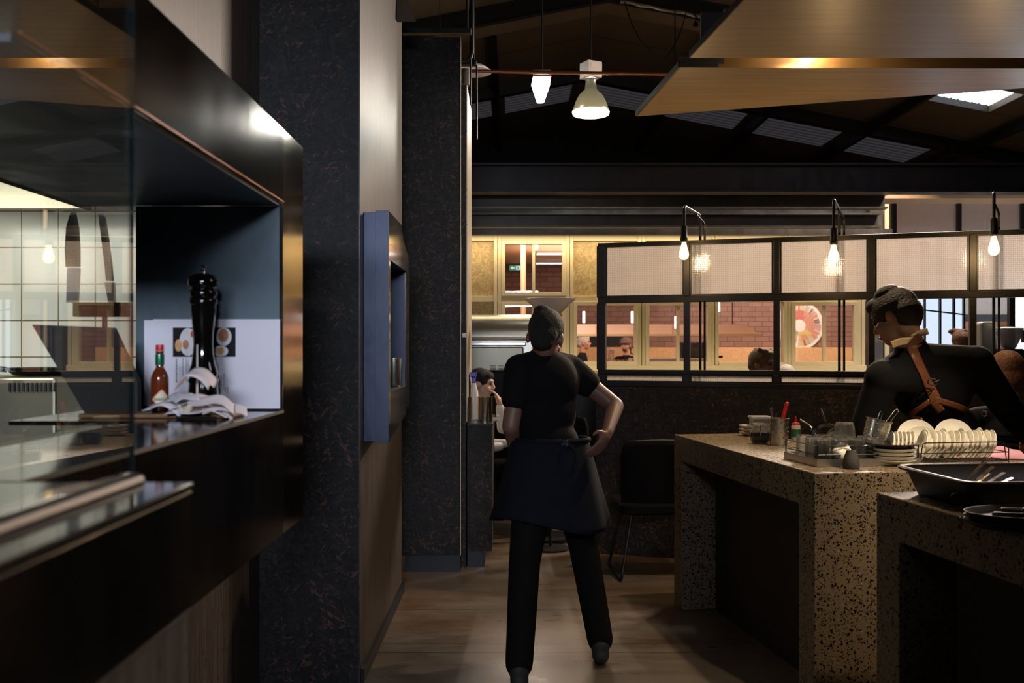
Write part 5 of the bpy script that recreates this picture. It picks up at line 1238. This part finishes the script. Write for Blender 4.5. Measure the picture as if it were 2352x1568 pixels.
c3 = shell_chair('dining_chair', 'black chair in the gap right of the low counter', -.40, 8.35, 90)
t = thing('dining_table', 'dark dining table behind the waiter', 'table', (.35, 7.4, 0))
MB().box(-.02, .56, 7.2, 7.72, .72, .75).build('tabletop', 'black_plastic', t, bevel=.004); MB().cyl((.27, 7.46, .03), (.27, 7.46, .72), .035).build('pedestal', 'black_paint', t, smooth=True); MB().cyl((.27, 7.46, .001), (.27, 7.46, .03), .2, n=32).build('base', 'black_paint', t)
# curved steel machine against the windows
t = thing('steel_machine', 'large curved stainless steel machine hood behind the seated woman', 'machine', (-.5, 8.9, 0))
mb = MB(); prof = [(8.62, 1.30), (8.62, 1.50)]
cz, cy_, rr_ = 1.50, 8.87, .25
prof += [(8.60, 1.50), (8.595, 1.515), (8.60, 1.53)]
prof += [(cy_ - rr_ * math.cos(R(a_)), 1.53 + .20 * math.sin(R(a_))) for a_ in range(0, 100, 10)] + [(9.05, 1.73), (9.05, 1.30)]
mb.prism(prof, -1.5, .17, 'X'); mb.build('curved_hood', 'stainless_brushed', t, smooth=True, angle=25)
MB().box(-1.5, .10, 8.60, 8.95, 1.232, 1.445).build('front_panel', 'stainless_dull', t, bevel=.012)
MB().box(-1.5, .12, 8.59, 8.96, 1.452, 1.488).build('band', 'stainless', t, bevel=.008)
mb = MB()
for gx in (-.19, -.12):
    for gz in range(4): mb.box(gx, gx + .055, 8.596, 8.602, 1.245 + gz * .011, 1.250 + gz * .011)
mb.build('vent_print', 'black_matte', t); MB().box(-1.5, .05, 8.64, 9.0, 0, 1.23).build('cabinet', 'black_matte', t)
# torch-like uplighter whose bowl shows above the waiter
p = at(1264, 690, 7.1)
t = thing('floor_uplighter', 'wide pale conical bowl shade showing right behind the head of the waiter', 'lamp', (p.x, p.y, 0))
bz0 = H + (HY - 686) * 7.1 / F
MB().lathe([(r_ * 1.35, z_ * 1.35) for r_, z_ in [(0, -.085), (.030, -.085), (.060, -.072), (.105, -.030), (.132, -.006), (.138, 0), (.134, .001), (.10, -.025), (.05, -.066), (0, -.075)]], (p.x, p.y, bz0), 56).build('bowl_shade', 'white_enamel', t, smooth=True, angle=60)
MB().cyl((p.x, p.y, .02), (p.x, p.y, bz0 - .115), .011, n=12).build('stand', 'black_paint', t, smooth=True); MB().lathe([(0, 0), (.14, 0), (.14, .012), (.02, .022), (0, .022)], (p.x, p.y, .001), 36).build('base', 'black_paint', t, smooth=True, angle=40)
# grinder with hopper seen through the screen at the right
p = at(2318, 800, 6.9)
t = thing('coffee_grinder', 'coffee grinder with a pale conical hopper behind the screen at the right', 'grinder', (p.x, p.y, .95))
MB().lathe([(.03, p.z), (.045, p.z + .01), (.085, p.z + .105), (.088, p.z + .115), (.088, p.z + .13)], (p.x, p.y, 0), 36).build('hopper', 'hopper_plastic', t, smooth=True, solid=.004)
MB().lathe([(.090, p.z + .131), (.092, p.z + .14), (.02, p.z + .15), (0, p.z + .15)], (p.x, p.y, 0), 36).build('hopper_lid', 'white_plastic', t, smooth=True)
MB().box(p.x - .08, p.x + .08, p.y - .08, p.y + .1, .952, p.z - .002).build('motor_body', 'black_plastic', t, bevel=.02)
MB().box(p.x + .09, p.x + .115, p.y - .02, p.y + .02, p.z + .04, p.z + .13).build('side_latch', 'black_paint', t)
tag(box('coffee_counter', 'black_matte', 3.0, 4.6, 6.7, 7.3, 0, .951), 'dark counter behind the right end of the screen', 'counter')
tag(MB().box(3.30, 3.42, 7.0, 7.1, .952, 1.62).build('white_dispenser', 'white_plastic', bevel=.02), 'blurred white dispenser standing left of the grinder hopper', 'dispenser')
tag(MB().box(.20, 1.6, 8.42, 8.50, .001, 1.115).build('booth_divider', 'black_plastic', bevel=.004), 'dark low divider behind the waiter with a shiny top edge', 'divider')

# ================================================================== PEOPLE
def V(x, y, z): return Vector((x, y, z))
def frame(yaw=0, pitch=0, roll=0):
    """head frame: local -y is the face direction, z the crown"""
    return rot(0, 0, yaw) @ rot(pitch, roll, 0)
def head_prims(c, Q, k=1.0):
    def T(x, y, z): return c + Q @ Vector((x, y, z)) * k
    pr = [('e', T(0, .012, .025), (.076 * k, .095 * k, .090 * k), Q), ('e', T(0, -.020, -.045), (.058 * k, .070 * k, .068 * k), Q),
          ('e', T(0, -.050, -.085), (.032 * k, .034 * k, .026 * k), Q),
          ('c', T(0, -.085, .018), T(0, -.106, -.022), .009 * k, .014 * k, 10),
          ('e', T(0, -.072, .030), (.056 * k, .022 * k, .015 * k), Q),
          ('e', T(0, -.084, -.058), (.024 * k, .012 * k, .009 * k), Q)]
    for s_ in (-1, 1):
        pr += [('e', T(s_ * .078, .018, -.010), (.010 * k, .020 * k, .032 * k), Q), ('e', T(s_ * .040, -.058, -.028), (.026 * k, .024 * k, .022 * k), Q)]
    return pr, T
def face_bits(T, Q, k, par, skin, hair):
    for s_ in (-1, 1):
        MB().ell(T(s_ * .030, -.080, .006), (.0125 * k, .010 * k, .0085 * k), Q, 12, 8).build('eye', 'eye_dark', par, smooth=True)
        MB().cap(T(s_ * .018, -.092, .026), T(s_ * .048, -.078, .028), .0042 * k, .003 * k, 8).build('eyebrow', hair, par, smooth=True)
    MB().ell(T(0, -.094, -.058), (.021 * k, .006 * k, .005 * k), Q, 12, 8).build('lips', 'lip', par, smooth=True)
def hand_prims(wrist, dirv, palmn, k=1.0, curl=35, thumb=1):
    """palm plus four fingers of unequal length and a thumb off the side"""
    d = Vector(dirv).normalized(); n = Vector(palmn); n = (n - d * n.dot(d)).normalized(); s_ = d.cross(n).normalized() * thumb
    pr = [('e', wrist + d * .045 * k, (.040 * k, .048 * k, .016 * k), Matrix((s_, d, n)).transposed()), ('c', wrist - d * .01 * k, wrist + d * .03 * k, .024 * k, .027 * k, 12)]
    for i, (off, ln_, r) in enumerate(((.027, .074, .0088), (.009, .082, .0090), (-.009, .076, .0088), (-.026, .060, .0078))):
        a = wrist + d * .078 * k + s_ * off * k; ang = R(curl * (.8 + .12 * i)); dd = d; p = a
        for seg, f_ in enumerate((.45, .32, .23)):
            dd = (dd * math.cos(ang * .6) + n * math.sin(ang * .6)).normalized(); q = p + dd * ln_ * f_ * k
            pr.append(('c', p, q, r * k * (1 - .08 * seg), r * k * (.95 - .10 * seg), 10)); p = q
            dd = dd
    a = wrist + d * .022 * k + s_ * .026 * k; b = a + (d * .55 + s_ * .75 + n * .2).normalized() * .038 * k; c = b + (d * .9 + s_ * .25 + n * .3).normalized() * .030 * k
    pr += [('c', a, b, .0125 * k, .0105 * k, 10), ('c', b, c, .0105 * k, .0085 * k, 10)]
    return pr
def hair_cap(T, Q, k, par, mat, prims, voxel=.008):
    return blob('hair', mat, prims, par, voxel, 3)

# ---------------------------------------------------------------- the waiter walking away
w_ = thing('person', 'waiter in a black t-shirt and apron walking away through the aisle with bare forearms', 'person', (.15, 4.5, 0))
Hc = V(.152, 4.50, 1.478); Q = frame(168, 22, -4)
hp_, T = head_prims(Hc, Q, .98)
LS, RS = V(.035, 4.46, 1.335), V(.262, 4.60, 1.335)
LE, LW = V(-.005, 4.42, 1.085), V(.02, 4.62, .93)
RE, RW = V(.475, 4.58, 1.165), V(.420, 4.40, 1.055)
HL, HR = V(.11, 4.42, .90), V(.24, 4.52, .90)
KL, AL = V(.055, 4.34, .50), V(.03, 4.20, .10)
KR, AR = V(.33, 4.62, .52), V(.40, 4.52, .11)
body = hp_ + [('c', V(.145, 4.52, 1.44), V(.148, 4.53, 1.33), .052, .062), ('e', V(.150, 4.53, 1.22), (.135, .10, .17)), ('e', V(.165, 4.50, 1.04), (.115, .09, .12)), ('e', V(.18, 4.48, .90), (.13, .105, .11)),
    ('c', LS, LE, .048, .040), ('c', LE, LW, .040, .026), ('c', RS, RE, .048, .040), ('c', RE, RW, .040, .026),
    ('c', HL, KL, .085, .055), ('c', KL, AL, .054, .036), ('c', HR, KR, .085, .055), ('c', KR, AR, .054, .036)]
body += hand_prims(LW, (.05, .1, -1), (.3, 1, 0), 1.0, 30, 1) + hand_prims(RW, (-.35, -.5, -.55), (-.8, .5, 0), 1.0, 45, -1)
blob('body', 'skin_brown', body, w_, .0075, 4)
face_bits(T, Q, .98, w_, 'skin', 'hair_black')
hair_cap(T, Q, .98, w_, 'hair_black', [('e', T(0, .020, .040), (.082, .102, .092), Q), ('e', T(0, .070, -.01), (.066, .045, .065), Q), ('e', T(0, .075, -.055), (.052, .032, .035), Q), ('e', T(.0, -.045, .078), (.064, .050, .038), Q), ('e', T(.02, .05, .105), (.045, .05, .03), Q)])
shirt = [('e', V(.148, 4.52, 1.27), (.158, .125, .155)), ('e', V(.150, 4.52, 1.14), (.142, .118, .16)), ('e', V(.165, 4.50, 1.00), (.140, .118, .12)), ('c', V(.145, 4.52, 1.375), V(.148, 4.52, 1.34), .075, .09),
    ('c', LS, LS + (LE - LS) * .50, .072, .066), ('c', RS, RS + (RE - RS) * .38, .072, .066), ('c', V(.148, 4.52, 1.36), LS, .072, .07), ('c', V(.148, 4.52, 1.36), RS, .072, .07)]
blob('t_shirt', 'black_cloth', shirt, w_, .009, 6)
tr = [('e', V(.18, 4.48, .93), (.145, .122, .10)), ('c', HL, KL, .100, .070), ('c', KL, AL, .070, .060), ('c', HR, KR, .100, .070), ('c', KR, AR, .070, .060)]
blob('trousers', 'trouser_cloth', tr, w_, .010, 6)
mb = MB()
def apron(a, b):
    th = R(-215 + 250 * a); rx = .172 + .095 * b; ry = .145 + .095 * b
    return (.172 + .0 * b + rx * math.cos(th) * (1 + .04 * math.sin(th * 7) * b), 4.485 + ry * math.sin(th) * (1 + .04 * math.sin(th * 5) * b), 1.02 - .36 * b + .03 * math.sin(th * 2) * b)
mb.grid(apron, 48, 20); mb.build('apron', 'navy_cloth', w_, smooth=True, solid=.004, angle=180)
MB().tube([(.180 + .166 * math.cos(R(a)), 4.485 + .142 * math.sin(R(a)), 1.022) for a in range(0, 360, 12)], .011, 8, closed=True).build('apron_string', 'navy_cloth', w_, smooth=True)
MB().tube(bend([(.24, 4.35, 1.02), (.28, 4.325, .98), (.26, 4.33, .86), (.30, 4.33, .74)], .05), .006, 6).tube(bend([(.24, 4.35, 1.02), (.20, 4.32, .97), (.21, 4.32, .84)], .04), .006, 6).build('apron_bow', 'navy_cloth', w_, smooth=True)
MB().box(.215, .245, 4.338, 4.346, 1.005, 1.035).build('buckle', 'chrome', w_, bevel=.004)
for nm, A_, dy, dz in (('shoe', AL, .0, -.055), ('shoe', AR, .0, -.06)):
    blob(nm, 'sneaker', [('c', A_ + V(0, -.03, -.062), A_ + V(.01, .15, -.072), .040, .032), ('c', A_ + V(0, -.02, -.02), A_ + V(0, .03, -.05), .045, .04)], w_, .009, 3)

# ---------------------------------------------------------------- the barista bending over at the right
b_ = thing('person', 'barista with short dark hair seen from behind in a black shirt with brown leather straps', 'person', (1.98, 4.95, 0))
k = 4.72 / F
def W(px, py, d=4.72): return at(px, py, d)
Hc = W(2054, 730, 4.70); Q = frame(-140, 26, -6)
hp_, T = head_prims(Hc, Q, 1.05)
NB = W(2092, 800, 4.72)
LS, RS = W(2030, 868, 4.66), W(2240, 835, 4.72)
LE, LW = W(1984, 985, 4.72), V(1.66, 4.96, .98)
RE, RW = W(2335, 965, 4.80), V(2.62, 5.05, .97)
CH, WA, HI = W(2140, 890, 4.78), W(2172, 1000, 4.86), W(2180, 1090, 4.92)
body = hp_ + [('c', Hc + Q @ V(0, .035, -.06), NB, .060, .066), ('e', CH, (.17, .12, .18)), ('e', WA, (.14, .11, .15)), ('e', HI, (.155, .12, .12)),
    ('c', LS, LE, .056, .044), ('c', LE, LW, .043, .027), ('c', RS, RE, .056, .044), ('c', RE, RW, .043, .027)]
for sx in (-1, 1): body += [('c', HI + V(sx * .085, 0, -.03), HI + V(sx * .10, -.02, -.42), .088, .058), ('c', HI + V(sx * .10, -.02, -.42), V(HI.x + sx * .11, HI.y + .04, .09), .055, .037)]
body += hand_prims(LW, (-.1, .6, -.35), (0, -.3, -1), 1.0, 30, 1) + hand_prims(RW, (.2, .6, -.35), (0, -.3, -1), 1.0, 30, -1)
blob('body', 'skin', body, b_, .0085, 4)
face_bits(T, Q, 1.05, b_, 'skin', 'hair_dark')
hp2 = [('e', T(0, .018, .042), (.094, .114, .100), Q), ('e', T(0, .070, .0), (.084, .064, .078), Q), ('e', T(0, .058, -.045), (.070, .052, .045), Q), ('e', T(0, -.050, .085), (.070, .055, .040), Q)]
hp2 += [('e', T(.02, .02, .108), (.060, .065, .040), Q), ('e', T(-.035, -.01, .100), (.045, .060, .036), Q)]
blob('hair', 'hair_dark', hp2, b_, .0045, 2)
sh = [('e', CH + V(0, 0, .01), (.195, .150, .19)), ('e', WA, (.172, .142, .17)), ('e', HI, (.18, .145, .14)), ('c', NB + V(0, 0, -.01), NB + V(.02, .02, -.08), .078, .10),
    ('c', NB + V(.0, .01, -.065), LS, .085, .080), ('c', NB + V(.03, .01, -.06), RS, .090, .085), ('c', LS, LE, .082, .066), ('c', LE, LW + (LE - LW) * .12, .064, .044), ('c', RS, RE, .085, .066), ('c', RE, RW + (RE - RW) * .12, .064, .044), ('c', CH + V(.05, 0, .05), RS, .13, .09), ('c', CH + V(-.04, 0, .05), LS, .12, .09)]
shirt_o = blob('shirt', 'black_cloth', sh, b_, .010, 7)
mb = MB(Matrix.Translation(NB + V(-.005, .0, .012)) @ Q.to_4x4()); mb.lathe([(.078, -.028), (.074, .0), (.068, .024), (.064, .022), (.070, -.002), (.074, -.028)], (0, 0, 0), 36); mb.build('collar', 'black_cloth', b_, smooth=True, angle=180)
tr = [('e', HI + V(0, 0, -.05), (.178, .142, .12))]
for sx in (-1, 1): tr += [('c', HI + V(sx * .085, 0, -.05), HI + V(sx * .10, -.02, -.42), .105, .078), ('c', HI + V(sx * .10, -.02, -.42), V(HI.x + sx * .11, HI.y + .04, .12), .076, .066)]
blob('trousers', 'trouser_cloth', tr, b_, .012, 6)
for sx in (-1, 1): blob('shoe', 'sneaker', [('c', V(HI.x + sx * .11, HI.y + .02, .045), V(HI.x + sx * .12, HI.y + .19, .038), .043, .036), ('c', V(HI.x + sx * .11, HI.y + .04, .10), V(HI.x + sx * .11, HI.y + .06, .05), .045, .042)], b_, .010, 3)
def strap(name, pts, width, mat, d=4.58, par=b_, thick=.004):
    """leather band lying on the shirt"""
    P_ = [W(x, y, d) for x, y in pts]; out = []
    for a, b in zip(P_, P_[1:]):
        for j in range(10): out.append(a + (b - a) * j / 10)
    out.append(P_[-1]); mb = MB()
    def fn(u, v):
        i = min(int(u * (len(out) - 1)), len(out) - 2); f_ = u * (len(out) - 1) - i; p = out[i] + (out[i + 1] - out[i]) * f_; dd = (out[i + 1] - out[i]).normalized(); s_ = dd.cross(V(0, 1, 0)).normalized()
        return p + s_ * (v - .5) * width
    mb.grid(fn, len(out) - 1, 4); o = mb.build(name, mat, par, smooth=True, angle=180)
    m = o.modifiers.new('lie', 'SHRINKWRAP'); m.target = shirt_o; m.wrap_method = 'PROJECT'; m.use_project_x = False; m.use_project_y = True; m.use_project_z = False; m.use_positive_direction = True; m.use_negative_direction = True; m.offset = .005
    m = o.modifiers.new('thickness', 'SOLIDIFY'); m.thickness = thick; m.offset = 0
    return o
strap('neck_strap', [(2048, 792), (2068, 784), (2104, 782)], .034, 'leather_tan'); strap('neck_strap', [(2096, 778), (2112, 768), (2132, 762)], .038, 'leather_tan')
strap('back_strap', [(2104, 790), (2122, 836), (2142, 880), (2168, 930)], .044, 'leather')
strap('tail_strap', [(2150, 900), (2158, 925), (2180, 948)], .034, 'leather'); strap('side_strap', [(2156, 918), (2200, 930), (2262, 950)], .028, 'leather'); strap('side_strap', [(2150, 922), (2128, 945), (2110, 985)], .024, 'leather')
strap('cross_strap', [(2086, 790), (2106, 782), (2118, 776)], .030, 'leather')
def ring(px, py, r, d=4.5, n=22, t_=.0028, sc=1.3):
    c = W(px, py, d); return MB().tube([c + V(r * math.cos(2 * math.pi * k_ / n), 0, r * sc * math.sin(2 * math.pi * k_ / n)) for k_ in range(n)], t_, 6, closed=True)
BZ = (2142, 877)
ring(BZ[0], BZ[1], .022, 4.59, sc=.72).build('buckle', 'chrome', b_, smooth=True); MB().cyl(W(2138, 880, 4.588), W(2158, 872, 4.588), .0028, n=8).build('buckle_pin', 'chrome', b_, smooth=True)
ring(2261, 949, .010, 4.62).build('side_ring', 'chrome', b_, smooth=True)

# ---------------------------------------------------------------- seated and background people
def bust(label, px, py, d, yaw, pitch, k, top, hairm, hprims, skin='skin_pale', seat=.0, lean=0.0, arms=True, face=True, voxel=.009, group=None):
    c = at(px, py, d); zs = c.z - .36 * k
    o = thing('person', label, 'person', (c.x, d, 0)); Q = frame(yaw, pitch, 0); hp_, T = head_prims(c, Q, k)
    F2 = rot(0, 0, yaw); nb = c + F2 @ V(0, .03 + lean, -.17) * k; chest = nb + F2 @ V(0, .02 + lean, -.24) * k; hip = nb + F2 @ V(0, .05 + lean, -.52) * k
    pr = hp_ + [('c', c + Q @ V(0, .03, -.06) * k, nb, .050 * k, .054 * k), ('e', chest, (.15 * k, .10 * k, .19 * k), F2), ('e', hip, (.15 * k, .11 * k, .12 * k), F2)]
    tp = [('e', chest, (.175 * k, .125 * k, .21 * k), F2), ('e', hip, (.175 * k, .13 * k, .14 * k), F2), ('c', nb + V(0, 0, -.03), nb + V(0, 0, -.08), .068 * k, .09 * k)]
    for s_ in (-1, 1):
        s0 = nb + F2 @ V(s_ * .165, .02, -.08) * k; e0 = s0 + F2 @ V(s_ * .04, -.03, -.27) * k; w0 = e0 + F2 @ V(-s_ * .08, -.22, .02) * k
        if arms: pr += [('c', s0, e0, .045 * k, .036 * k), ('c', e0, w0, .036 * k, .025 * k)] + hand_prims(w0, F2 @ V(-s_ * .3, -1, 0), (0, 0, -1), k, 30, -s_)
        tp += [('c', nb + V(0, 0, -.06), s0, .065 * k, .065 * k), ('c', s0, e0, .064 * k, .052 * k), ('c', e0, w0 + (e0 - w0) * .12, .050 * k, .036 * k)]
        kn = hip + F2 @ V(s_ * .10, -.42, .0) * k; ft = V(kn.x, kn.y, .06)
        tp2 = None
        pr += [('c', hip + F2 @ V(s_ * .08, 0, -.03) * k, kn, .075 * k, .055 * k), ('c', kn, V(kn.x, kn.y, .08), .052 * k, .036 * k)]
    b0 = blob('body', skin, pr, o, voxel, 3)
    if face: face_bits(T, Q, k, o, skin, hairm)
    blob('hair', hairm, [('e', T(*a), tuple(x * k for x in r), Q) for a, r in hprims], o, voxel * .8, 2)
    blob('top', top, tp, o, voxel * 1.2, 5)
    lg = []
    for s_ in (-1, 1):
        kn = hip + F2 @ V(s_ * .10, -.42, .0) * k
        lg += [('c', hip + F2 @ V(s_ * .08, 0, -.03) * k, kn, .092 * k, .07 * k), ('c', kn, V(kn.x, kn.y, .10), .068 * k, .055 * k)]
    blob('trousers', 'trouser_cloth', lg, o, voxel * 1.4, 4)
    return o, T, Q, nb, F2
short = [((0, .018, .035), (.086, .106, .096)), ((0, .062, -.01), (.076, .058, .07)), ((0, -.045, .078), (.066, .05, .034))]
# woman with her hand at her mouth
o, T, Q, nb, F2 = bust('seated woman with tied dark hair laughing into her hand beside the canisters', 1107, 880, 7.75, 80, 8, .95, 'white_cloth', 'hair_black', [((0, .02, .035), (.084, .102, .092)), ((0, .07, .0), (.07, .05, .06)), ((0, .125, -.01), (.034, .034, .034)), ((0, -.045, .07), (.064, .045, .036))], arms=False)
m = T(0, -.10, -.055); wr = m + V(.055, -.02, -.085); el = wr + V(.02, .05, -.20)
pr = [('c', el, wr, .034, .024)] + hand_prims(wr, (-.45, .1, 1), (-1, 0, -.3), .92, 40, -1)
blob('raised_forearm', 'skin_pale', pr, o, .0065, 3); blob('raised_sleeve', 'white_cloth', [('c', el, wr + (el - wr) * .18, .045, .036)], o, .009, 3)
# back of a head behind the waiter
bust('seated person with straight brown hair facing away behind the waiter', 1345, 886, 9.0, 176, 4, .95, 'black_cloth', 'hair_dark', [((0, .02, .03), (.094, .108, .098)), ((0, .05, -.06), (.088, .07, .11)), ((.0, .0, -.05), (.094, .06, .09)), ((0, -.045, .075), (.066, .045, .036))], face=False)
# curly haired man
hb = [((0, .018, .035), (.088, .106, .094)), ((0, .062, -.01), (.078, .058, .07)), ((0, -.05, .080), (.07, .05, .040))]
random.seed(9); hb += [((random.uniform(-.07, .07), random.uniform(-.09, .08), random.uniform(.09, .12)), (.024, .024, .020)) for _ in range(22)]
bust('man with short wavy light brown hair looking right behind the glazed screen', 1752, 836, 8.0, 52, 6, 1.0, 'cream_cloth', 'hair_blond', hb, 'skin')
bust('pale haired person whose crown just shows above the lower screen rail', 1806, 868, 9.0, 170, 10, .95, 'cream_cloth', 'hair_white', short, face=False)
# two men in the back room
bust('man with cropped white hair and black jacket in profile in the back room', 1342, 787, 16.1, 78, -4, .98, 'black_cloth', 'hair_white', short, 'skin', voxel=.012)
o, T, Q, nb, F2 = bust('bearded man in a brown cap and black hoodie behind the window', 1437, 792, 15.3, -28, 2, .93, 'black_cloth', 'hair_dark', [((0, .045, -.01), (.078, .07, .085)), ((0, -.055, -.075), (.042, .04, .030))], 'skin', voxel=.012)
blob('cap', 'cap_cloth', [('e', T(0, .01, .050), (.090, .108, .078), Q), ('e', T(0, -.105, .040), (.062, .060, .010), Q)], o, .009, 2)
fc = bpy.data.curves.new('hoodie_print', 'FONT'); fc.body = 'THE BLACK COFFEE'; fc.size = .036; fc.align_x = 'CENTER'; fc.extrude = .001; fc.materials.append(M['label_orange'])
tmp = bpy.data.objects.new('tmp', fc); C.objects.link(tmp); bpy.context.view_layer.update()
me = bpy.data.meshes.new_from_object(tmp.evaluated_get(bpy.context.evaluated_depsgraph_get())); bpy.data.objects.remove(tmp)
fo = bpy.data.objects.new('hoodie_print', me); C.objects.link(fo); fo.parent = o
pp = nb + F2 @ V(0, -.135, -.095); fo.location = pp - Vector(o['_o']); fo.rotation_euler = (R(90), 0, R(-6))
# customer at the far right
o, T, Q, nb, F2 = bust('customer with brown hair in a dark quilted jacket at the right edge', 2312, 858, 5.6, 165, 8, 1.0, 'navy_cloth', 'hair_red', [((0, .02, .035), (.094, .11, .098)), ((0, .06, -.03), (.084, .066, .09)), ((0, -.045, .078), (.066, .05, .034))], face=False)
for z in (-.16, -.22, -.28, -.34, -.40): MB().tube([nb + F2 @ V(.19 * math.cos(R(a)), .02 + .145 * math.sin(R(a)), z) for a in range(0, 360, 15)], .016, 8, closed=True).build('jacket_quilting', 'navy_cloth', o, smooth=True)
bust('person with curly auburn hair behind the screen right of the bright window', 2210, 790, 8.4, 175, 0, 1.0, 'black_cloth', 'hair_red', hb, face=False)
